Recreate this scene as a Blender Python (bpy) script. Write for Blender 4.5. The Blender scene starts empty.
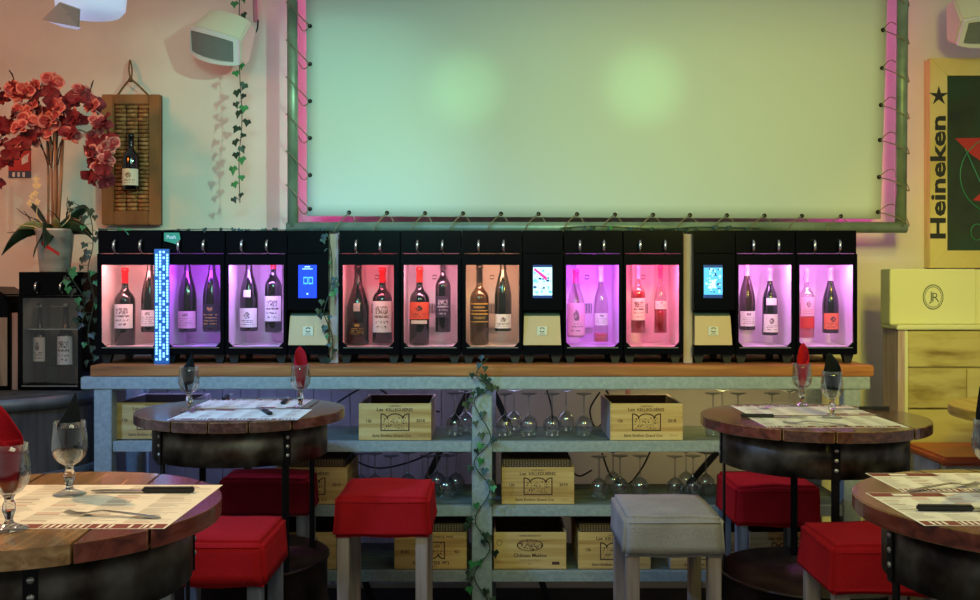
import bpy, bmesh, math, random
from mathutils import Vector, Matrix, Euler, noise
R = random.Random(7)
C = bpy.context.scene.collection
S = bpy.context.scene
HZ = 285.0; EYE = 1.5; F = 1000.0
def P(px, py, D): return Vector(((px-490)*D/F, D, EYE-(py-HZ)*D/F))
def PX(px, D): return (px-490)*D/F
def PZ(py, D): return EYE-(py-HZ)*D/F

# ------------------------------------------------------------------ materials
def srgb(c):
    if isinstance(c, str):
        c = [int(c[i:i+2], 16)/255 for i in (0, 2, 4)]
    return tuple((x/12.92 if x <= .04045 else ((x+.055)/1.055)**2.4) for x in c[:3])+(1,)
MATS = {}
def newmat(name):
    m = bpy.data.materials.new(name); m.use_nodes = True
    nt = m.node_tree; b = nt.nodes['Principled BSDF']; MATS[name] = m
    return m, nt, b
def plain(name, col, rough=.5, metal=0, emit=None, es=0, spec=None, coat=0):
    m, nt, b = newmat(name)
    b.inputs['Base Color'].default_value = srgb(col); b.inputs['Roughness'].default_value = rough
    b.inputs['Metallic'].default_value = metal
    if coat: b.inputs['Coat Weight'].default_value = coat; b.inputs['Coat Roughness'].default_value = .08
    if spec is not None: b.inputs['Specular IOR Level'].default_value = spec
    if emit: b.inputs['Emission Color'].default_value = srgb(emit); b.inputs['Emission Strength'].default_value = es
    return m
def noisy(name, cols, scale=(5, 5, 5), rough=.6, metal=0, bump=0, detail=6, dist=0, rough2=None, coat=0, pos=None):
    """ramp of colours over stretched noise in object space, shifted per object"""
    m, nt, b = newmat(name); N = nt.nodes; L = nt.links
    tc = N.new('ShaderNodeTexCoord'); oi = N.new('ShaderNodeObjectInfo')
    mp = N.new('ShaderNodeMapping'); mp.inputs['Scale'].default_value = scale
    ad = N.new('ShaderNodeVectorMath'); ad.operation = 'ADD'
    sc = N.new('ShaderNodeMath'); sc.operation = 'MULTIPLY'; sc.inputs[1].default_value = 37.0
    L.new(oi.outputs['Random'], sc.inputs[0])
    L.new(tc.outputs['Object'], mp.inputs['Vector']); L.new(mp.outputs[0], ad.inputs[0]); L.new(sc.outputs[0], ad.inputs[1])
    no = N.new('ShaderNodeTexNoise'); no.inputs['Scale'].default_value = 1; no.inputs['Detail'].default_value = detail
    no.inputs['Distortion'].default_value = dist
    L.new(ad.outputs[0], no.inputs['Vector'])
    cr = N.new('ShaderNodeValToRGB'); L.new(no.outputs['Fac'], cr.inputs[0])
    n = len(cols); e = cr.color_ramp.elements
    ps = pos or [.3+.4*i/max(1, n-1) for i in range(n)]
    while len(e) < n: e.new(.5)
    for i in range(n): e[i].position = ps[i]; e[i].color = srgb(cols[i])
    L.new(cr.outputs[0], b.inputs['Base Color'])
    b.inputs['Roughness'].default_value = rough; b.inputs['Metallic'].default_value = metal
    if coat: b.inputs['Coat Weight'].default_value = coat; b.inputs['Coat Roughness'].default_value = .12
    if rough2 is not None:
        mr = N.new('ShaderNodeMapRange'); mr.inputs[3].default_value = rough; mr.inputs[4].default_value = rough2
        mr.inputs[1].default_value = .3; mr.inputs[2].default_value = .7
        L.new(no.outputs['Fac'], mr.inputs[0]); L.new(mr.outputs[0], b.inputs['Roughness'])
    if bump:
        bu = N.new('ShaderNodeBump'); bu.inputs['Strength'].default_value = bump; bu.inputs['Distance'].default_value = .004
        L.new(no.outputs['Fac'], bu.inputs['Height']); L.new(bu.outputs[0], b.inputs['Normal'])
    return m
def thin_glass(name, tint='ffffff', gl=1.0, rough=.02, base=.04):
    m = bpy.data.materials.new(name); m.use_nodes = True; nt = m.node_tree; N = nt.nodes; L = nt.links
    for n in list(N): N.remove(n)
    o = N.new('ShaderNodeOutputMaterial'); t = N.new('ShaderNodeBsdfTransparent'); g = N.new('ShaderNodeBsdfGlossy')
    t.inputs[0].default_value = srgb(tint); g.inputs['Roughness'].default_value = rough
    lw = N.new('ShaderNodeLayerWeight'); lw.inputs[0].default_value = .25
    mr = N.new('ShaderNodeMapRange'); mr.inputs[3].default_value = base; mr.inputs[4].default_value = gl
    mx = N.new('ShaderNodeMixShader')
    L.new(lw.outputs['Facing'], mr.inputs[0]); L.new(mr.outputs[0], mx.inputs[0]); L.new(t.outputs[0], mx.inputs[1]); L.new(g.outputs[0], mx.inputs[2])
    L.new(mx.outputs[0], o.inputs[0]); MATS[name] = m
    return m
def fabric(name, c1, c2, scale=260):
    m, nt, b = newmat(name); N = nt.nodes; L = nt.links
    tc = N.new('ShaderNodeTexCoord')
    no = N.new('ShaderNodeTexNoise'); no.inputs['Scale'].default_value = scale; no.inputs['Detail'].default_value = 3
    n2 = N.new('ShaderNodeTexNoise'); n2.inputs['Scale'].default_value = 7; n2.inputs['Detail'].default_value = 4
    L.new(tc.outputs['Object'], no.inputs['Vector']); L.new(tc.outputs['Object'], n2.inputs['Vector'])
    ad = N.new('ShaderNodeMath'); ad.operation = 'ADD'; L.new(no.outputs['Fac'], ad.inputs[0]); L.new(n2.outputs['Fac'], ad.inputs[1])
    ml = N.new('ShaderNodeMath'); ml.operation = 'MULTIPLY'; ml.inputs[1].default_value = .5; L.new(ad.outputs[0], ml.inputs[0])
    cr = N.new('ShaderNodeValToRGB'); e = cr.color_ramp.elements
    e[0].position = .35; e[0].color = srgb(c1); e[1].position = .65; e[1].color = srgb(c2)
    L.new(ml.outputs[0], cr.inputs[0]); L.new(cr.outputs[0], b.inputs['Base Color'])
    b.inputs['Roughness'].default_value = .95; b.inputs['Specular IOR Level'].default_value = .15
    b.inputs['Sheen Weight'].default_value = .0
    bu = N.new('ShaderNodeBump'); bu.inputs['Strength'].default_value = .5; bu.inputs['Distance'].default_value = .0015
    L.new(no.outputs['Fac'], bu.inputs['Height']); L.new(bu.outputs[0], b.inputs['Normal'])
    return m

noisy('plaster', ['cfc6ba', 'd8d0c4', 'ded6ca'], (3, 3, 3), .85, bump=.15)
noisy('plank_wall', ['a9a4a8', 'b9b4b8', 'c6c1c4'], (14, 3, 1.2), .8, bump=.2)
noisy('floor_boards', ['0e1012', '1a1c1f', '24272a'], (4, 4, 4), .6)
plain('screen_pvc', 'cdd3ca', .6, spec=.15)
noisy('pipe_steel', ['5f6d5c', '7f8f78', '98a68e'], (6, 6, 6), .5, .35, rough2=.38)
noisy('galvanised', ['8f989a', '9aa3a4', 'a8b0b0'], (60, 60, 60), .5, .2, detail=8, rough2=.4, bump=.15)
noisy('shelf_board', ['4b524c', '5d655d', '6d756c'], (5, 30, 30), .7)
noisy('plank_pine', ['7c4422', 'a4632f', 'c08048'], (2.2, 40, 40), .5, bump=.25, dist=.6)
noisy('crate_pine', ['96672f', 'bd9152', 'd0a868', 'd9b87c'], (1.6, 10, 34), .65, dist=.5, pos=[.28, .42, .55, .72])
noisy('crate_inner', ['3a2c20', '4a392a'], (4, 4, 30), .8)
plain('ink_brown', '4a2a26', .7)
plain('ink_dark', '30241c', .7)
plain('ink_sepia', '8a6a4e', .7)
plain('black_gloss', '040508', .22, spec=.09)
plain('black_satin', '0b0c11', .42)
plain('black_plastic', '101114', .5)
plain('liner_white', 'e4dcdc', .55)
plain('liner_grey', 'b5abad', .5)
plain('liner_dim', '6e645c', .5)
plain('chrome', 'dcdcdc', .18, 1)
plain('steel', 'b8b8b4', .28, 1)
thin_glass('door_glass', 'f6f6f6', .5, .02, .03)
thin_glass('goblet_glass', 'f4f6f6', .95, .02, .05)
thin_glass('rack_glass', 'eef2f4', 1.0, .05, .14)
thin_glass('bottle_clear', 'f2e8ea', .8, .03, .07)
m, nt, b = newmat('solid_glass'); b.inputs['Transmission Weight'].default_value = 1; b.inputs['Roughness'].default_value = .02; b.inputs['IOR'].default_value = 1.45
plain('bottle_black', '080a0a', .08, coat=.3)
plain('bottle_green', '10180f', .08, coat=.3)
plain('bottle_amber', '3b2612', .1, coat=.3)
plain('bottle_brown', '2a1512', .1, coat=.3)
plain('wine_rose', 'd9606a', .1, coat=.3)
plain('wine_red', '9b1824', .1, coat=.3)
plain('wine_pale', 'e9b9b8', .1)
plain('cap_red', 'b3141f', .35, .2)
plain('cap_orange', 'c9341f', .35, .2)
plain('cap_black', '0c0c0e', .35)
plain('cap_pink', 'e3a4b4', .35)
plain('cap_white', 'dcd6d2', .35)
plain('cap_magenta', 'd23a62', .35)
for n_, c_ in dict(white='e9e2d8', cream='d9cfb8', pink='e9b4bc', orange='d8512a', coral='d9694a', plum='2c2230', black='121014', gold='b58d3c', redblock='c8322e', grey='a8a29c').items():
    plain('label_'+n_, c_, .6)
plain('tag_green', '2f8f6d', .5)
plain('tray_beige', 'c8a47a', .5)
plain('tray_top', '4a5a56', .4)
plain('paper_white', 'efe9da', .7)
plain('print_maroon', '7c2e2c', .7)
plain('print_orange', 'c9552e', .7)
plain('print_grey', '8d8578', .7)
plain('print_dark', '4a443c', .7)
noisy('top_ochre', ['6e4c2b', '8f6a40', 'a8835a'], (40, 4, 40), .24, bump=.1, dist=.7, coat=.3)
noisy('top_red', ['4a2018', '6b3226', '81443a'], (40, 4, 40), .26, bump=.1, dist=.7, coat=.3)
noisy('top_brown', ['3a211a', '563228', '6d4538'], (40, 4, 40), .22, bump=.1, dist=.7, coat=.35)
noisy('top_pale', ['8d7430', 'ad9344', 'c4ab5c'], (40, 4, 40), .4, bump=.1)
noisy('band_steel', ['1c1712', '3a3128', '5a5348', '78746a'], (11, 11, 11), .34, .6, detail=9, rough2=.5, pos=[.3, .42, .55, .7])
noisy('barrel_steel', ['1c1512', '382a22', '564638'], (6, 6, 6), .28, .7, detail=8, rough2=.45)
plain('bar_iron', '0d0d0f', .45, .6)
plain('rivet', 'c4c0b8', .35, .7)
fabric('fabric_red', 'a01216', 'bc1a1e')
fabric('fabric_wine', '74101f', '8c1628')
fabric('fabric_linen', '928c80', 'b4ada0')
fabric('napkin_red', '9c0f1c', 'b81a26', 400)
fabric('napkin_black', '101316', '1b2026', 400)
noisy('leg_wood', ['7b6a5c', '9a8878', 'b09c8a'], (30, 30, 3), .6, bump=.2)
noisy('leg_grey', ['50545c', '6c7078', '8a8c90'], (30, 30, 3), .6)
noisy('frame_wood', ['70421f', '8c5a30', 'a06c40'], (8, 8, 3), .7, bump=.4)
noisy('cork', ['744422', 'a06a3c', 'be8a5c'], (40, 40, 40), .9, detail=3)
plain('cork_gap', '1c120a', .9)
noisy('rope', ['6f6650', '958a6c'], (90, 90, 90), .9)
noisy('rope_brown', ['5c4024', '83603a'], (90, 90, 90), .9)
plain('speaker_cream', 'd6d2b8', .5)
plain('speaker_white', 'dfe0e2', .4)
noisy('speaker_grille', ['6a7070', '7c8484'], (400, 400, 400), .6, detail=1)
plain('lamp_white', 'dfe4f4', .35, emit='c8d4ff', es=.35)
plain('lamp_flap', 'd0bcb8', .5)
noisy('leaf_dark', ['0b1e12', '15301c', '22442a'], (30, 30, 30), .5)
noisy('leaf_bright', ['256a3a', '3a8c4e'], (30, 30, 30), .5)
plain('ivy_stem', '2b3a26', .7)
noisy('orchid_leaf', ['0c1812', '18301f', '2b4a2c'], (10, 10, 10), .35)
noisy('orchid_leaf_pale', ['6d7d4c', '93a06a'], (10, 10, 10), .45)
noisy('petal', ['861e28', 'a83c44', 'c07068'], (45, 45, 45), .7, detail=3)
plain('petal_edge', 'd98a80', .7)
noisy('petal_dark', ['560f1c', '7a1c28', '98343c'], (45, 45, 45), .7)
plain('petal_lip', '7b0b1c', .6)
plain('blossom_cream', 'd8cba0', .7)
plain('twig', '3a2a22', .8)
noisy('cane', ['8d6248', 'b98a66'], (30, 30, 2), .7)
noisy('pot_tin', ['9d9d9e', 'bcbab8', 'd4d0ca'], (5, 5, 25), .4, .35)
plain('tape_red', 'd0181c', .5)
plain('sign_red', 'b01a20', .5)
plain('sign_blue', '26405c', .5)
plain('sign_white', 'd8d4d0', .5)
noisy('sign_gold', ['c2ac5a', 'd6c272', 'e2d08a'], (3, 60, 3), .4, .1)
plain('sign_letter', '1c1d14', .5)
noisy('sign_art', ['20240f', '2c3814', '24401f', '3a3b14'], (3, 3, 3), .3)
plain('art_red', 'b22c1c', .4)
plain('art_green', '2e8a5c', .4)
noisy('bench_wood', ['7a6630', 'a8975a', 'b8aa6a', 'c0b274'], (3.2, 30, 14), .65, detail=10, dist=.3, pos=[.3, .42, .52, .7], bump=.3)
noisy('bench_side', ['9c8078', 'b49a94', 'c4aaa4'], (30, 30, 3), .7)
plain('box_cream', 'd2d0a2', .6)
plain('monogram', '3a4a4a', .6)
noisy('leather_rust', ['a3431a', 'bb5322'], (6, 6, 6), .35)
noisy('bench_base', ['7d776e', '989188', 'a8a198'], (12, 12, 12), .8)
noisy('vat_wood', ['33302e', '4a4642', '5d5853'], (20, 20, 2), .75, bump=.3)
noisy('vat_hoop', ['5e6262', '7d8282'], (9, 9, 9), .5, .5)
noisy('cable_pink', ['b5788a', 'c88a98'], (9, 9, 9), .6)
plain('led_magenta', 'ff30c0', .5, emit='ff2ac4', es=10)
plain('led_blue', '9ad4ff', .5, emit='8fd0ff', es=1.5)
plain('led_back', '24508a', .4, emit='2f7fd8', es=.2)
plain('lcd_blue', '1030d0', .3, emit='1a3ce8', es=1.0)
plain('lcd_cyan', '4aa8e8', .3, emit='55b4ee', es=.8)
plain('lcd_pale', 'c0e4f0', .3, emit='b8e2f0', es=.85)
plain('lcd_magenta', 'c03090', .3, emit='c83a9a', es=.8)
plain('lcd_navy', '0a2a60', .3, emit='12387a', es=.6)

# ------------------------------------------------------------------ mesh builder
class MB:
    def __init__(s): s.v = []; s.f = []; s.m = []; s.sm = []
    def add(s, vs, fs, mi=0, smooth=False):
        o = len(s.v); s.v += [Vector(p) for p in vs]
        for f in fs: s.f.append([i+o for i in f]); s.m.append(mi); s.sm.append(smooth)
        return s
    def box(s, x0, x1, y0, y1, z0, z1, mi=0):
        vs = [(x0, y0, z0), (x1, y0, z0), (x1, y1, z0), (x0, y1, z0), (x0, y0, z1), (x1, y0, z1), (x1, y1, z1), (x0, y1, z1)]
        return s.add(vs, [(0, 3, 2, 1), (4, 5, 6, 7), (0, 1, 5, 4), (1, 2, 6, 5), (2, 3, 7, 6), (3, 0, 4, 7)], mi)
    def prism_y(s, poly, y0, y1, mi=0):
        """poly: list (x,z); extruded along y"""
        n = len(poly)
        a = sum(poly[i][0]*poly[(i+1) % n][1]-poly[(i+1) % n][0]*poly[i][1] for i in range(n))
        if a < 0: poly = poly[::-1]
        vs = [(x, y0, z) for x, z in poly]+[(x, y1, z) for x, z in poly]
        fs = [tuple(range(n)), tuple(range(2*n-1, n-1, -1))]+[(i, i+n, (i+1) % n+n, (i+1) % n) for i in range(n)]
        return s.add(vs, fs, mi)
    def prism_z(s, poly, z0, z1, mi=0, mside=None):
        n = len(poly)
        a = sum(poly[i][0]*poly[(i+1) % n][1]-poly[(i+1) % n][0]*poly[i][1] for i in range(n))
        if a < 0: poly = poly[::-1]
        vs = [(x, y, z0) for x, y in poly]+[(x, y, z1) for x, y in poly]
        s.add(vs, [tuple(range(n-1, -1, -1)), tuple(range(n, 2*n))], mi)
        o = len(s.v)-2*n
        for i in range(n):
            s.f.append([o+i, o+(i+1) % n, o+(i+1) % n+n, o+i+n]); s.m.append(mi if mside is None else mside); s.sm.append(False)
        return s
    def bar(s, a, b, w, h, mi=0, up=(0, 0, 1)):
        a = Vector(a); b = Vector(b); d = (b-a).normalized(); u = Vector(up)
        if abs(d.dot(u)) > .99: u = Vector((0, 1, 0))
        r = d.cross(u).normalized()*w/2; t = r.cross(d).normalized()*h/2
        vs = [a-r-t, a+r-t, a+r+t, a-r+t, b-r-t, b+r-t, b+r+t, b-r+t]
        return s.add(vs, [(0, 1, 2, 3), (7, 6, 5, 4), (0, 4, 5, 1), (1, 5, 6, 2), (2, 6, 7, 3), (3, 7, 4, 0)], mi)
    def tube(s, pts, r, n=8, mi=0, rs=None, closed=False):
        pts = [Vector(p) for p in pts]; k = len(pts); vs = []
        prev = None
        for i, p in enumerate(pts):
            if closed: d = pts[(i+1) % k]-pts[i-1]
            else: d = pts[min(i+1, k-1)]-pts[max(i-1, 0)]
            if d.length < 1e-9: d = Vector((0, 0, 1))
            d.normalize()
            u = prev if prev is not None else (Vector((0, 0, 1)) if abs(d.z) < .9 else Vector((1, 0, 0)))
            a = (u-d*u.dot(d))
            if a.length < 1e-6: a = d.orthogonal()
            a.normalize(); b_ = d.cross(a); prev = a
            rr = rs[i] if rs else r
            for j in range(n):
                t = 2*math.pi*j/n; vs.append(p+a*math.cos(t)*rr+b_*math.sin(t)*rr)
        fs = []
        for i in range(k if closed else k-1):
            i2 = (i+1) % k
            for j in range(n): fs.append((i*n+j, i*n+(j+1) % n, i2*n+(j+1) % n, i2*n+j))
        if not closed: fs += [tuple(range(n-1, -1, -1)), tuple(range((k-1)*n, k*n))]
        return s.add(vs, fs, mi, True)
    def lathe(s, prof, c=(0, 0, 0), n=24, mi=0, smooth=True, mis=None):
        """prof: list (r,z) bottom to top"""
        c = Vector(c); o = len(s.v); k = len(prof)
        for r, z in prof:
            for j in range(n):
                t = 2*math.pi*j/n; s.v.append(c+Vector((r*math.cos(t), r*math.sin(t), z)))
        for i in range(k-1):
            for j in range(n):
                s.f.append([o+i*n+j, o+i*n+(j+1) % n, o+(i+1)*n+(j+1) % n, o+(i+1)*n+j]); s.m.append(mis[i] if mis else mi); s.sm.append(smooth)
        return s
    def disc(s, c, r, n=24, mi=0, up=True):
        c = Vector(c); vs = [c+Vector((r*math.cos(2*math.pi*j/n), r*math.sin(2*math.pi*j/n), 0)) for j in range(n)]
        f = tuple(range(n)); return s.add(vs, [f if up else f[::-1]], mi)
    def text(s, t, x, y, z, size, mi=0, bold=.0, sx=1, italic=0, rot=0, align='CENTER'):
        vs, fs = text_geo(t, bold, align)
        ca, sa = math.cos(rot), math.sin(rot)
        out = []
        for a, b_ in vs:
            a2 = (a+b_*italic)*size*sx; b2 = b_*size
            out.append((x+a2*ca-b2*sa, y, z+a2*sa+b2*ca))
        return s.add(out, fs, mi)
    def xf(s, M, start=0):
        for i in range(start, len(s.v)): s.v[i] = M @ s.v[i]
        return s
    def build(s, name, mats, parent=None, loc=None, bevel=0, seg=2, world=False, smooth_all=False):
        me = bpy.data.meshes.new(name)
        off = Vector((0, 0, 0))
        if parent is not None and world: off = ORG.get(parent.name, Vector((0, 0, 0)))
        if parent is None and loc is not None: off = Vector(loc)
        me.from_pydata([tuple(p-off) for p in s.v], [], s.f)
        if isinstance(mats, str): mats = [mats]
        for m in mats: me.materials.append(MATS[m])
        for p, mi, sm in zip(me.polygons, s.m, s.sm): p.material_index = mi; p.use_smooth = sm or smooth_all
        if bevel:
            bm = bmesh.new(); bm.from_mesh(me)
            es = [e for e in bm.edges if len(e.link_faces) == 2 and e.calc_face_angle(0) > .5]
            bmesh.ops.bevel(bm, geom=es, offset=bevel, segments=seg, affect='EDGES', clamp_overlap=True)
            bm.to_mesh(me); bm.free()
        me.update()
        o = bpy.data.objects.new(name, me); C.objects.link(o)
        if parent is not None: o.parent = parent; ORG[o.name] = off
        elif loc is not None: o.location = loc; ORG[o.name] = Vector(loc)
        else: ORG[o.name] = Vector((0, 0, 0))
        return o
ORG = {}; TG = {}
def text_geo(t, bold=0, align='CENTER'):
    k = (t, bold, align)
    if k in TG: return TG[k]
    cu = bpy.data.curves.new('t', 'FONT'); cu.body = t; cu.align_x = align; cu.size = 1; cu.offset = bold; cu.resolution_u = 2
    o = bpy.data.objects.new('t', cu); C.objects.link(o)
    dg = bpy.context.evaluated_depsgraph_get(); dg.update()
    me = bpy.data.meshes.new_from_object(o.evaluated_get(dg))
    r = ([(v.co.x, v.co.y) for v in me.vertices], [tuple(p.vertices) for p in me.polygons])
    bpy.data.objects.remove(o); bpy.data.curves.remove(cu); bpy.data.meshes.remove(me)
    TG[k] = r; return r
def tag(o, label=None, cat=None, group=None, kind=None):
    if label: o['label'] = label
    if cat: o['category'] = cat
    if group: o['group'] = group
    if kind: o['kind'] = kind
    return o
def thing(name, label, cat, loc=(0, 0, 0), rz=0, group=None):
    o = bpy.data.objects.new(name, None); C.objects.link(o); o.location = loc; o.rotation_euler = (0, 0, rz)
    o.empty_display_size = .05; ORG[o.name] = Vector(loc)
    return tag(o, label, cat, group)
def dup(root, loc, rz=0, label=None, group=None, scale=None, rot=None, swap=None):
    def cp(o, par):
        c = o.copy(); C.objects.link(c); c.parent = par
        for ch in o.children: cp(ch, c)
        return c
    r = cp(root, None); r.location = loc; r.rotation_euler = rot or (0, 0, rz)
    if scale: r.scale = scale if not isinstance(scale, (int, float)) else (scale,)*3
    if label: r['label'] = label
    if group: r['group'] = group
    return r
def struct(name, mb, mats, **k): return tag(mb.build(name, mats, **k), kind='structure')
def bez(p0, p1, p2, p3, n=12):
    out = []
    for i in range(n+1):
        t = i/n; out.append(Vector(p0)*(1-t)**3+Vector(p1)*3*t*(1-t)**2+Vector(p2)*3*t*t*(1-t)+Vector(p3)*t**3)
    return out
def catmull(pts, n=6):
    pts = [Vector(p) for p in pts]; q = [pts[0]]+pts+[pts[-1]]; out = []
    for i in range(1, len(q)-2):
        for k in range(n):
            t = k/n; a, b, c, d = q[i-1:i+3]
            out.append(.5*((2*b)+(c-a)*t+(2*a-5*b+4*c-d)*t*t+(3*b-a-3*c+d)*t**3))
    out.append(pts[-1]); return out

# ------------------------------------------------------------------ the setting
WALL = 4.95
struct('floor', MB().box(-5, 5, -1.5, WALL, -.05, 0), 'floor_boards')
struct('wall_back', MB().box(-5, 5, WALL, WALL+.12, 0, 3.4), 'plaster')
w = MB()
x = PX(96, WALL)
while x < PX(480, WALL):
    w.box(x+.002, x+.088, WALL-.014, WALL, .02, 1.1); x += .09
struct('trim_1', w, 'plank_wall')
struct('shade_beam', MB().box(-5, 5, 2.45, 2.6, 2.665, 2.95), 'plaster')  # unseen beam added to cut spot light off the upper wall

# ------------------------------------------------------------------ counter: rack and worktop
CF = 4.2
ZT = PZ(365.5, CF)                     # worktop upper face
ZB = PZ(376.5, CF)
wt = MB(); wt.box(PX(90, CF), PX(874, CF), CF, CF+.56, ZB, ZT)
tag(wt.build('worktop', 'plank_pine', loc=(0, CF, ZB), bevel=.004), 'long reddish pine plank worktop carrying the row of black wine dispensers', 'worktop')
rack = thing('shelf_rack', 'long galvanised steel shelf rack under the pine worktop', 'shelf rack', (0, CF, 0))
def rk(mb, name, mat='galvanised', **k): return mb.build(name, mat, rack, world=True, **k)
ZS = [PZ(441.5, CF), PZ(506, CF), PZ(571.5, CF)]
rk(MB().box(PX(82, CF), PX(869, CF), CF-.015, CF+.03, PZ(389, CF), ZB-.001), 'front_beam', bevel=.003)
rk(MB().box(PX(86, CF), PX(865, CF), CF+.031, CF+.55, PZ(381, CF), ZB-.001), 'deck', 'shelf_board')
for x0, x1 in ((95, 112.5), (472, 492), (843, 860)):
    rk(MB().box(PX(x0, CF), PX(x1, CF), CF-.012, CF+.05, 0, PZ(389, CF)-.001), 'post', bevel=.003)
for x0, x1 in ((126, 143), (478, 496), (806, 822)):
    rk(MB().box(PX(x0, 4.68), PX(x1, 4.68), 4.68, 4.73, 0, PZ(389, CF)+.02), 'post', bevel=.003)
for z in ZS:
    rk(MB().box(PX(112.5, CF)+.001, PX(472, CF)-.001, CF, CF+.03, z-.044, z).box(PX(492, CF)+.001, PX(843, CF)-.001, CF, CF+.03, z-.044, z), 'shelf_edge', bevel=.002)
    rk(MB().box(PX(100, CF), PX(856, CF), CF+.0505, CF+.475, z-.03, z-.002)
       .box(PX(112.5, CF)+.001, PX(472, CF)-.001, CF+.031, CF+.05, z-.03, z-.002).box(PX(492, CF)+.001, PX(843, CF)-.001, CF+.031, CF+.05, z-.03, z-.002), 'shelf', 'shelf_board')
def brace(a, b, D=4.77, w_=.03, mat='black_satin'):
    rk(MB().bar(P(a[0], a[1], D), P(b[0], b[1], D), .012, w_), 'brace', mat)
brace((468, 392), (408, 520)); brace((494, 392), (560, 540)); brace((745, 420), (640, 540)); brace((170, 395), (250, 470)); brace((520, 520), (548, 600)); brace((350, 540), (372, 600))
rk(MB().tube([P(628, 374, 4.82), P(628, 396, 4.82)], .012), 'upright_stub', 'cable_pink')

# ------------------------------------------------------------------ bottles
def bottle_prof(kind, h=.35, r=.043):
    if kind == 'bord': pr = [(0, .0), (.9, .0), (1, .012), (1, .56), (.97, .60), (.82, .645), (.52, .69), (.36, .73), (.32, .77), (.31, .94), (.36, .945), (.36, .975), (.30, 1), (0, 1)]
    elif kind == 'burg': pr = [(0, .0), (.92, .0), (1, .012), (1, .42), (.98, .47), (.88, .55), (.68, .64), (.48, .72), (.36, .79), (.31, .86), (.30, .94), (.35, .945), (.35, .975), (.29, 1), (0, 1)]
    else: pr = [(0, .0), (.9, .0), (.98, .012), (.95, .2), (.93, .48), (.9, .55), (.72, .63), (.48, .70), (.34, .76), (.30, .82), (.30, .94), (.35, .945), (.35, .975), (.29, 1), (0, 1)]
    return [(a*r, b*h) for a, b in pr]
def rad_at(prof, z):
    for (r0, z0), (r1, z1) in zip(prof, prof[1:]):
        if z0 <= z <= z1 and z1 > z0: return r0+(r1-r0)*(z-z0)/(z1-z0)
    return prof[1][0]
def label_mesh(prof, z0, z1, ang, art, mats_n=3, nx=34, ny=24, az=0, seed=1):
    rr = random.Random(seed); mb = MB(); vs = []
    for j in range(ny+1):
        z = z0+(z1-z0)*j/ny
        rad = rad_at(prof, z)+.0007
        for i in range(nx+1):
            t = -math.pi/2+az-ang+2*ang*i/nx
            vs.append((rad*math.cos(t), rad*math.sin(t), z))
    o = len(mb.v); mb.v += [Vector(p) for p in vs]
    for j in range(ny):
        for i in range(nx):
            mb.f.append([j*(nx+1)+i, j*(nx+1)+i+1, (j+1)*(nx+1)+i+1, (j+1)*(nx+1)+i]); mb.sm.append(True)
            mb.m.append(art(i/(nx-1), j/(ny-1), rr))
    return mb
def art_castle(u, v, rr):
    if .58 < v < .86 and abs(u-.5) < .26: return 1 if rr.random() < .55 else 0
    if .44 < v < .54 and abs(u-.5) < .34: return 1 if rr.random() < .8 else 0
    if .28 < v < .36 and abs(u-.5) < .3: return 1 if rr.random() < .4 else 0
    if .1 < v < .18 and abs(u-.5) < .2: return 1 if rr.random() < .5 else 0
    return 0
def art_lines(u, v, rr):
    if .7 < v < .88 and abs(u-.5) < .12: return 1 if rr.random() < .7 else 0
    if int(v*24) in (4, 7, 10, 13) and abs(u-.5) < .32: return 1 if rr.random() < .6 else 0
    return 0
def art_band(u, v, rr):
    if v > .86 or v < .1: return 1
    return 1 if (.35 < v < .62 and abs(u-.5) < .3 and rr.random() < .6) else 0
def art_crest(u, v, rr):
    if (u-.5)**2*3+(v-.62)**2*2 < .06: return 1 if rr.random() < .75 else 0
    return 1 if int(v*24) in (3, 6, 8) and abs(u-.5) < .3 and rr.random() < .6 else 0
def art_plain(u, v, rr): return 0
ARTS = dict(castle=art_castle, lines=art_lines, band=art_band, crest=art_crest, plain=art_plain)
MARK = {'label_white': 'ink_label', 'label_cream': 'ink_sepia', 'label_pink': 'ink_label', 'label_orange': 'label_black', 'label_coral': 'label_plum', 'label_plum': 'label_grey', 'label_black': 'label_gold', 'label_redblock': 'label_white', 'label_gold': 'ink_dark', 'label_grey': 'ink_label'}
plain('ink_label', '7a6a66', .7)
def make_bottle(label, kind, loc, h, r, glass, cap, labs, wine=None, group=None, capfrac=.83, rz=0):
    t = thing('wine_bottle', label, 'wine bottle', loc, rz, group)
    pr = bottle_prof(kind, h, r)
    if wine:
        top = wine[1]*h
        MB().lathe(pr, n=28).build('glass_body', 'bottle_clear', t)
        ip = [(max(0, a-.0022), max(.003, b)) for a, b in pr if b <= top]
        ip += [(rad_at(pr, top)-.0022, top), (0, top)]
        MB().lathe(ip, n=24).build('wine', wine[0], t)
    else: MB().lathe(pr, n=28).build('glass_body', glass, t)
    cz = capfrac*h
    cp = [(rad_at(pr, cz)+.0006, cz)]+[(a+.0006, b) for a, b in pr if b > cz][:-1]+[(0, h+.0006)]
    MB().lathe(cp, n=20).build('capsule', cap, t)
    for i, (z0, z1, col, art, ang) in enumerate(labs):
        base = 'label_'+col
        label_mesh(pr, z0, z1, ang, ARTS[art], seed=i+int(abs(loc[0])*1000)).build('label', [base, MARK.get(base, 'ink_dark')], t)
    return t
DB = 4.43
ZTUBE = 1.64
def disp_bottle(label, px, pbot, wpx, kind, glass, cap, labs, wine=None, group='wine bottles inside the dispensers', h=None):
    zb = PZ(pbot, DB); r = wpx*DB/F/2; hh = h or .348
    L_ = [(PZ(b, DB)-zb, PZ(a, DB)-zb, c, art, ang) for a, b, c, art, ang in labs]
    return make_bottle(label, kind, (PX(px, DB), DB, zb), hh, r, glass, cap, L_, wine, group, capfrac=.8 if cap not in('cap_black',) else .78)

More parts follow.
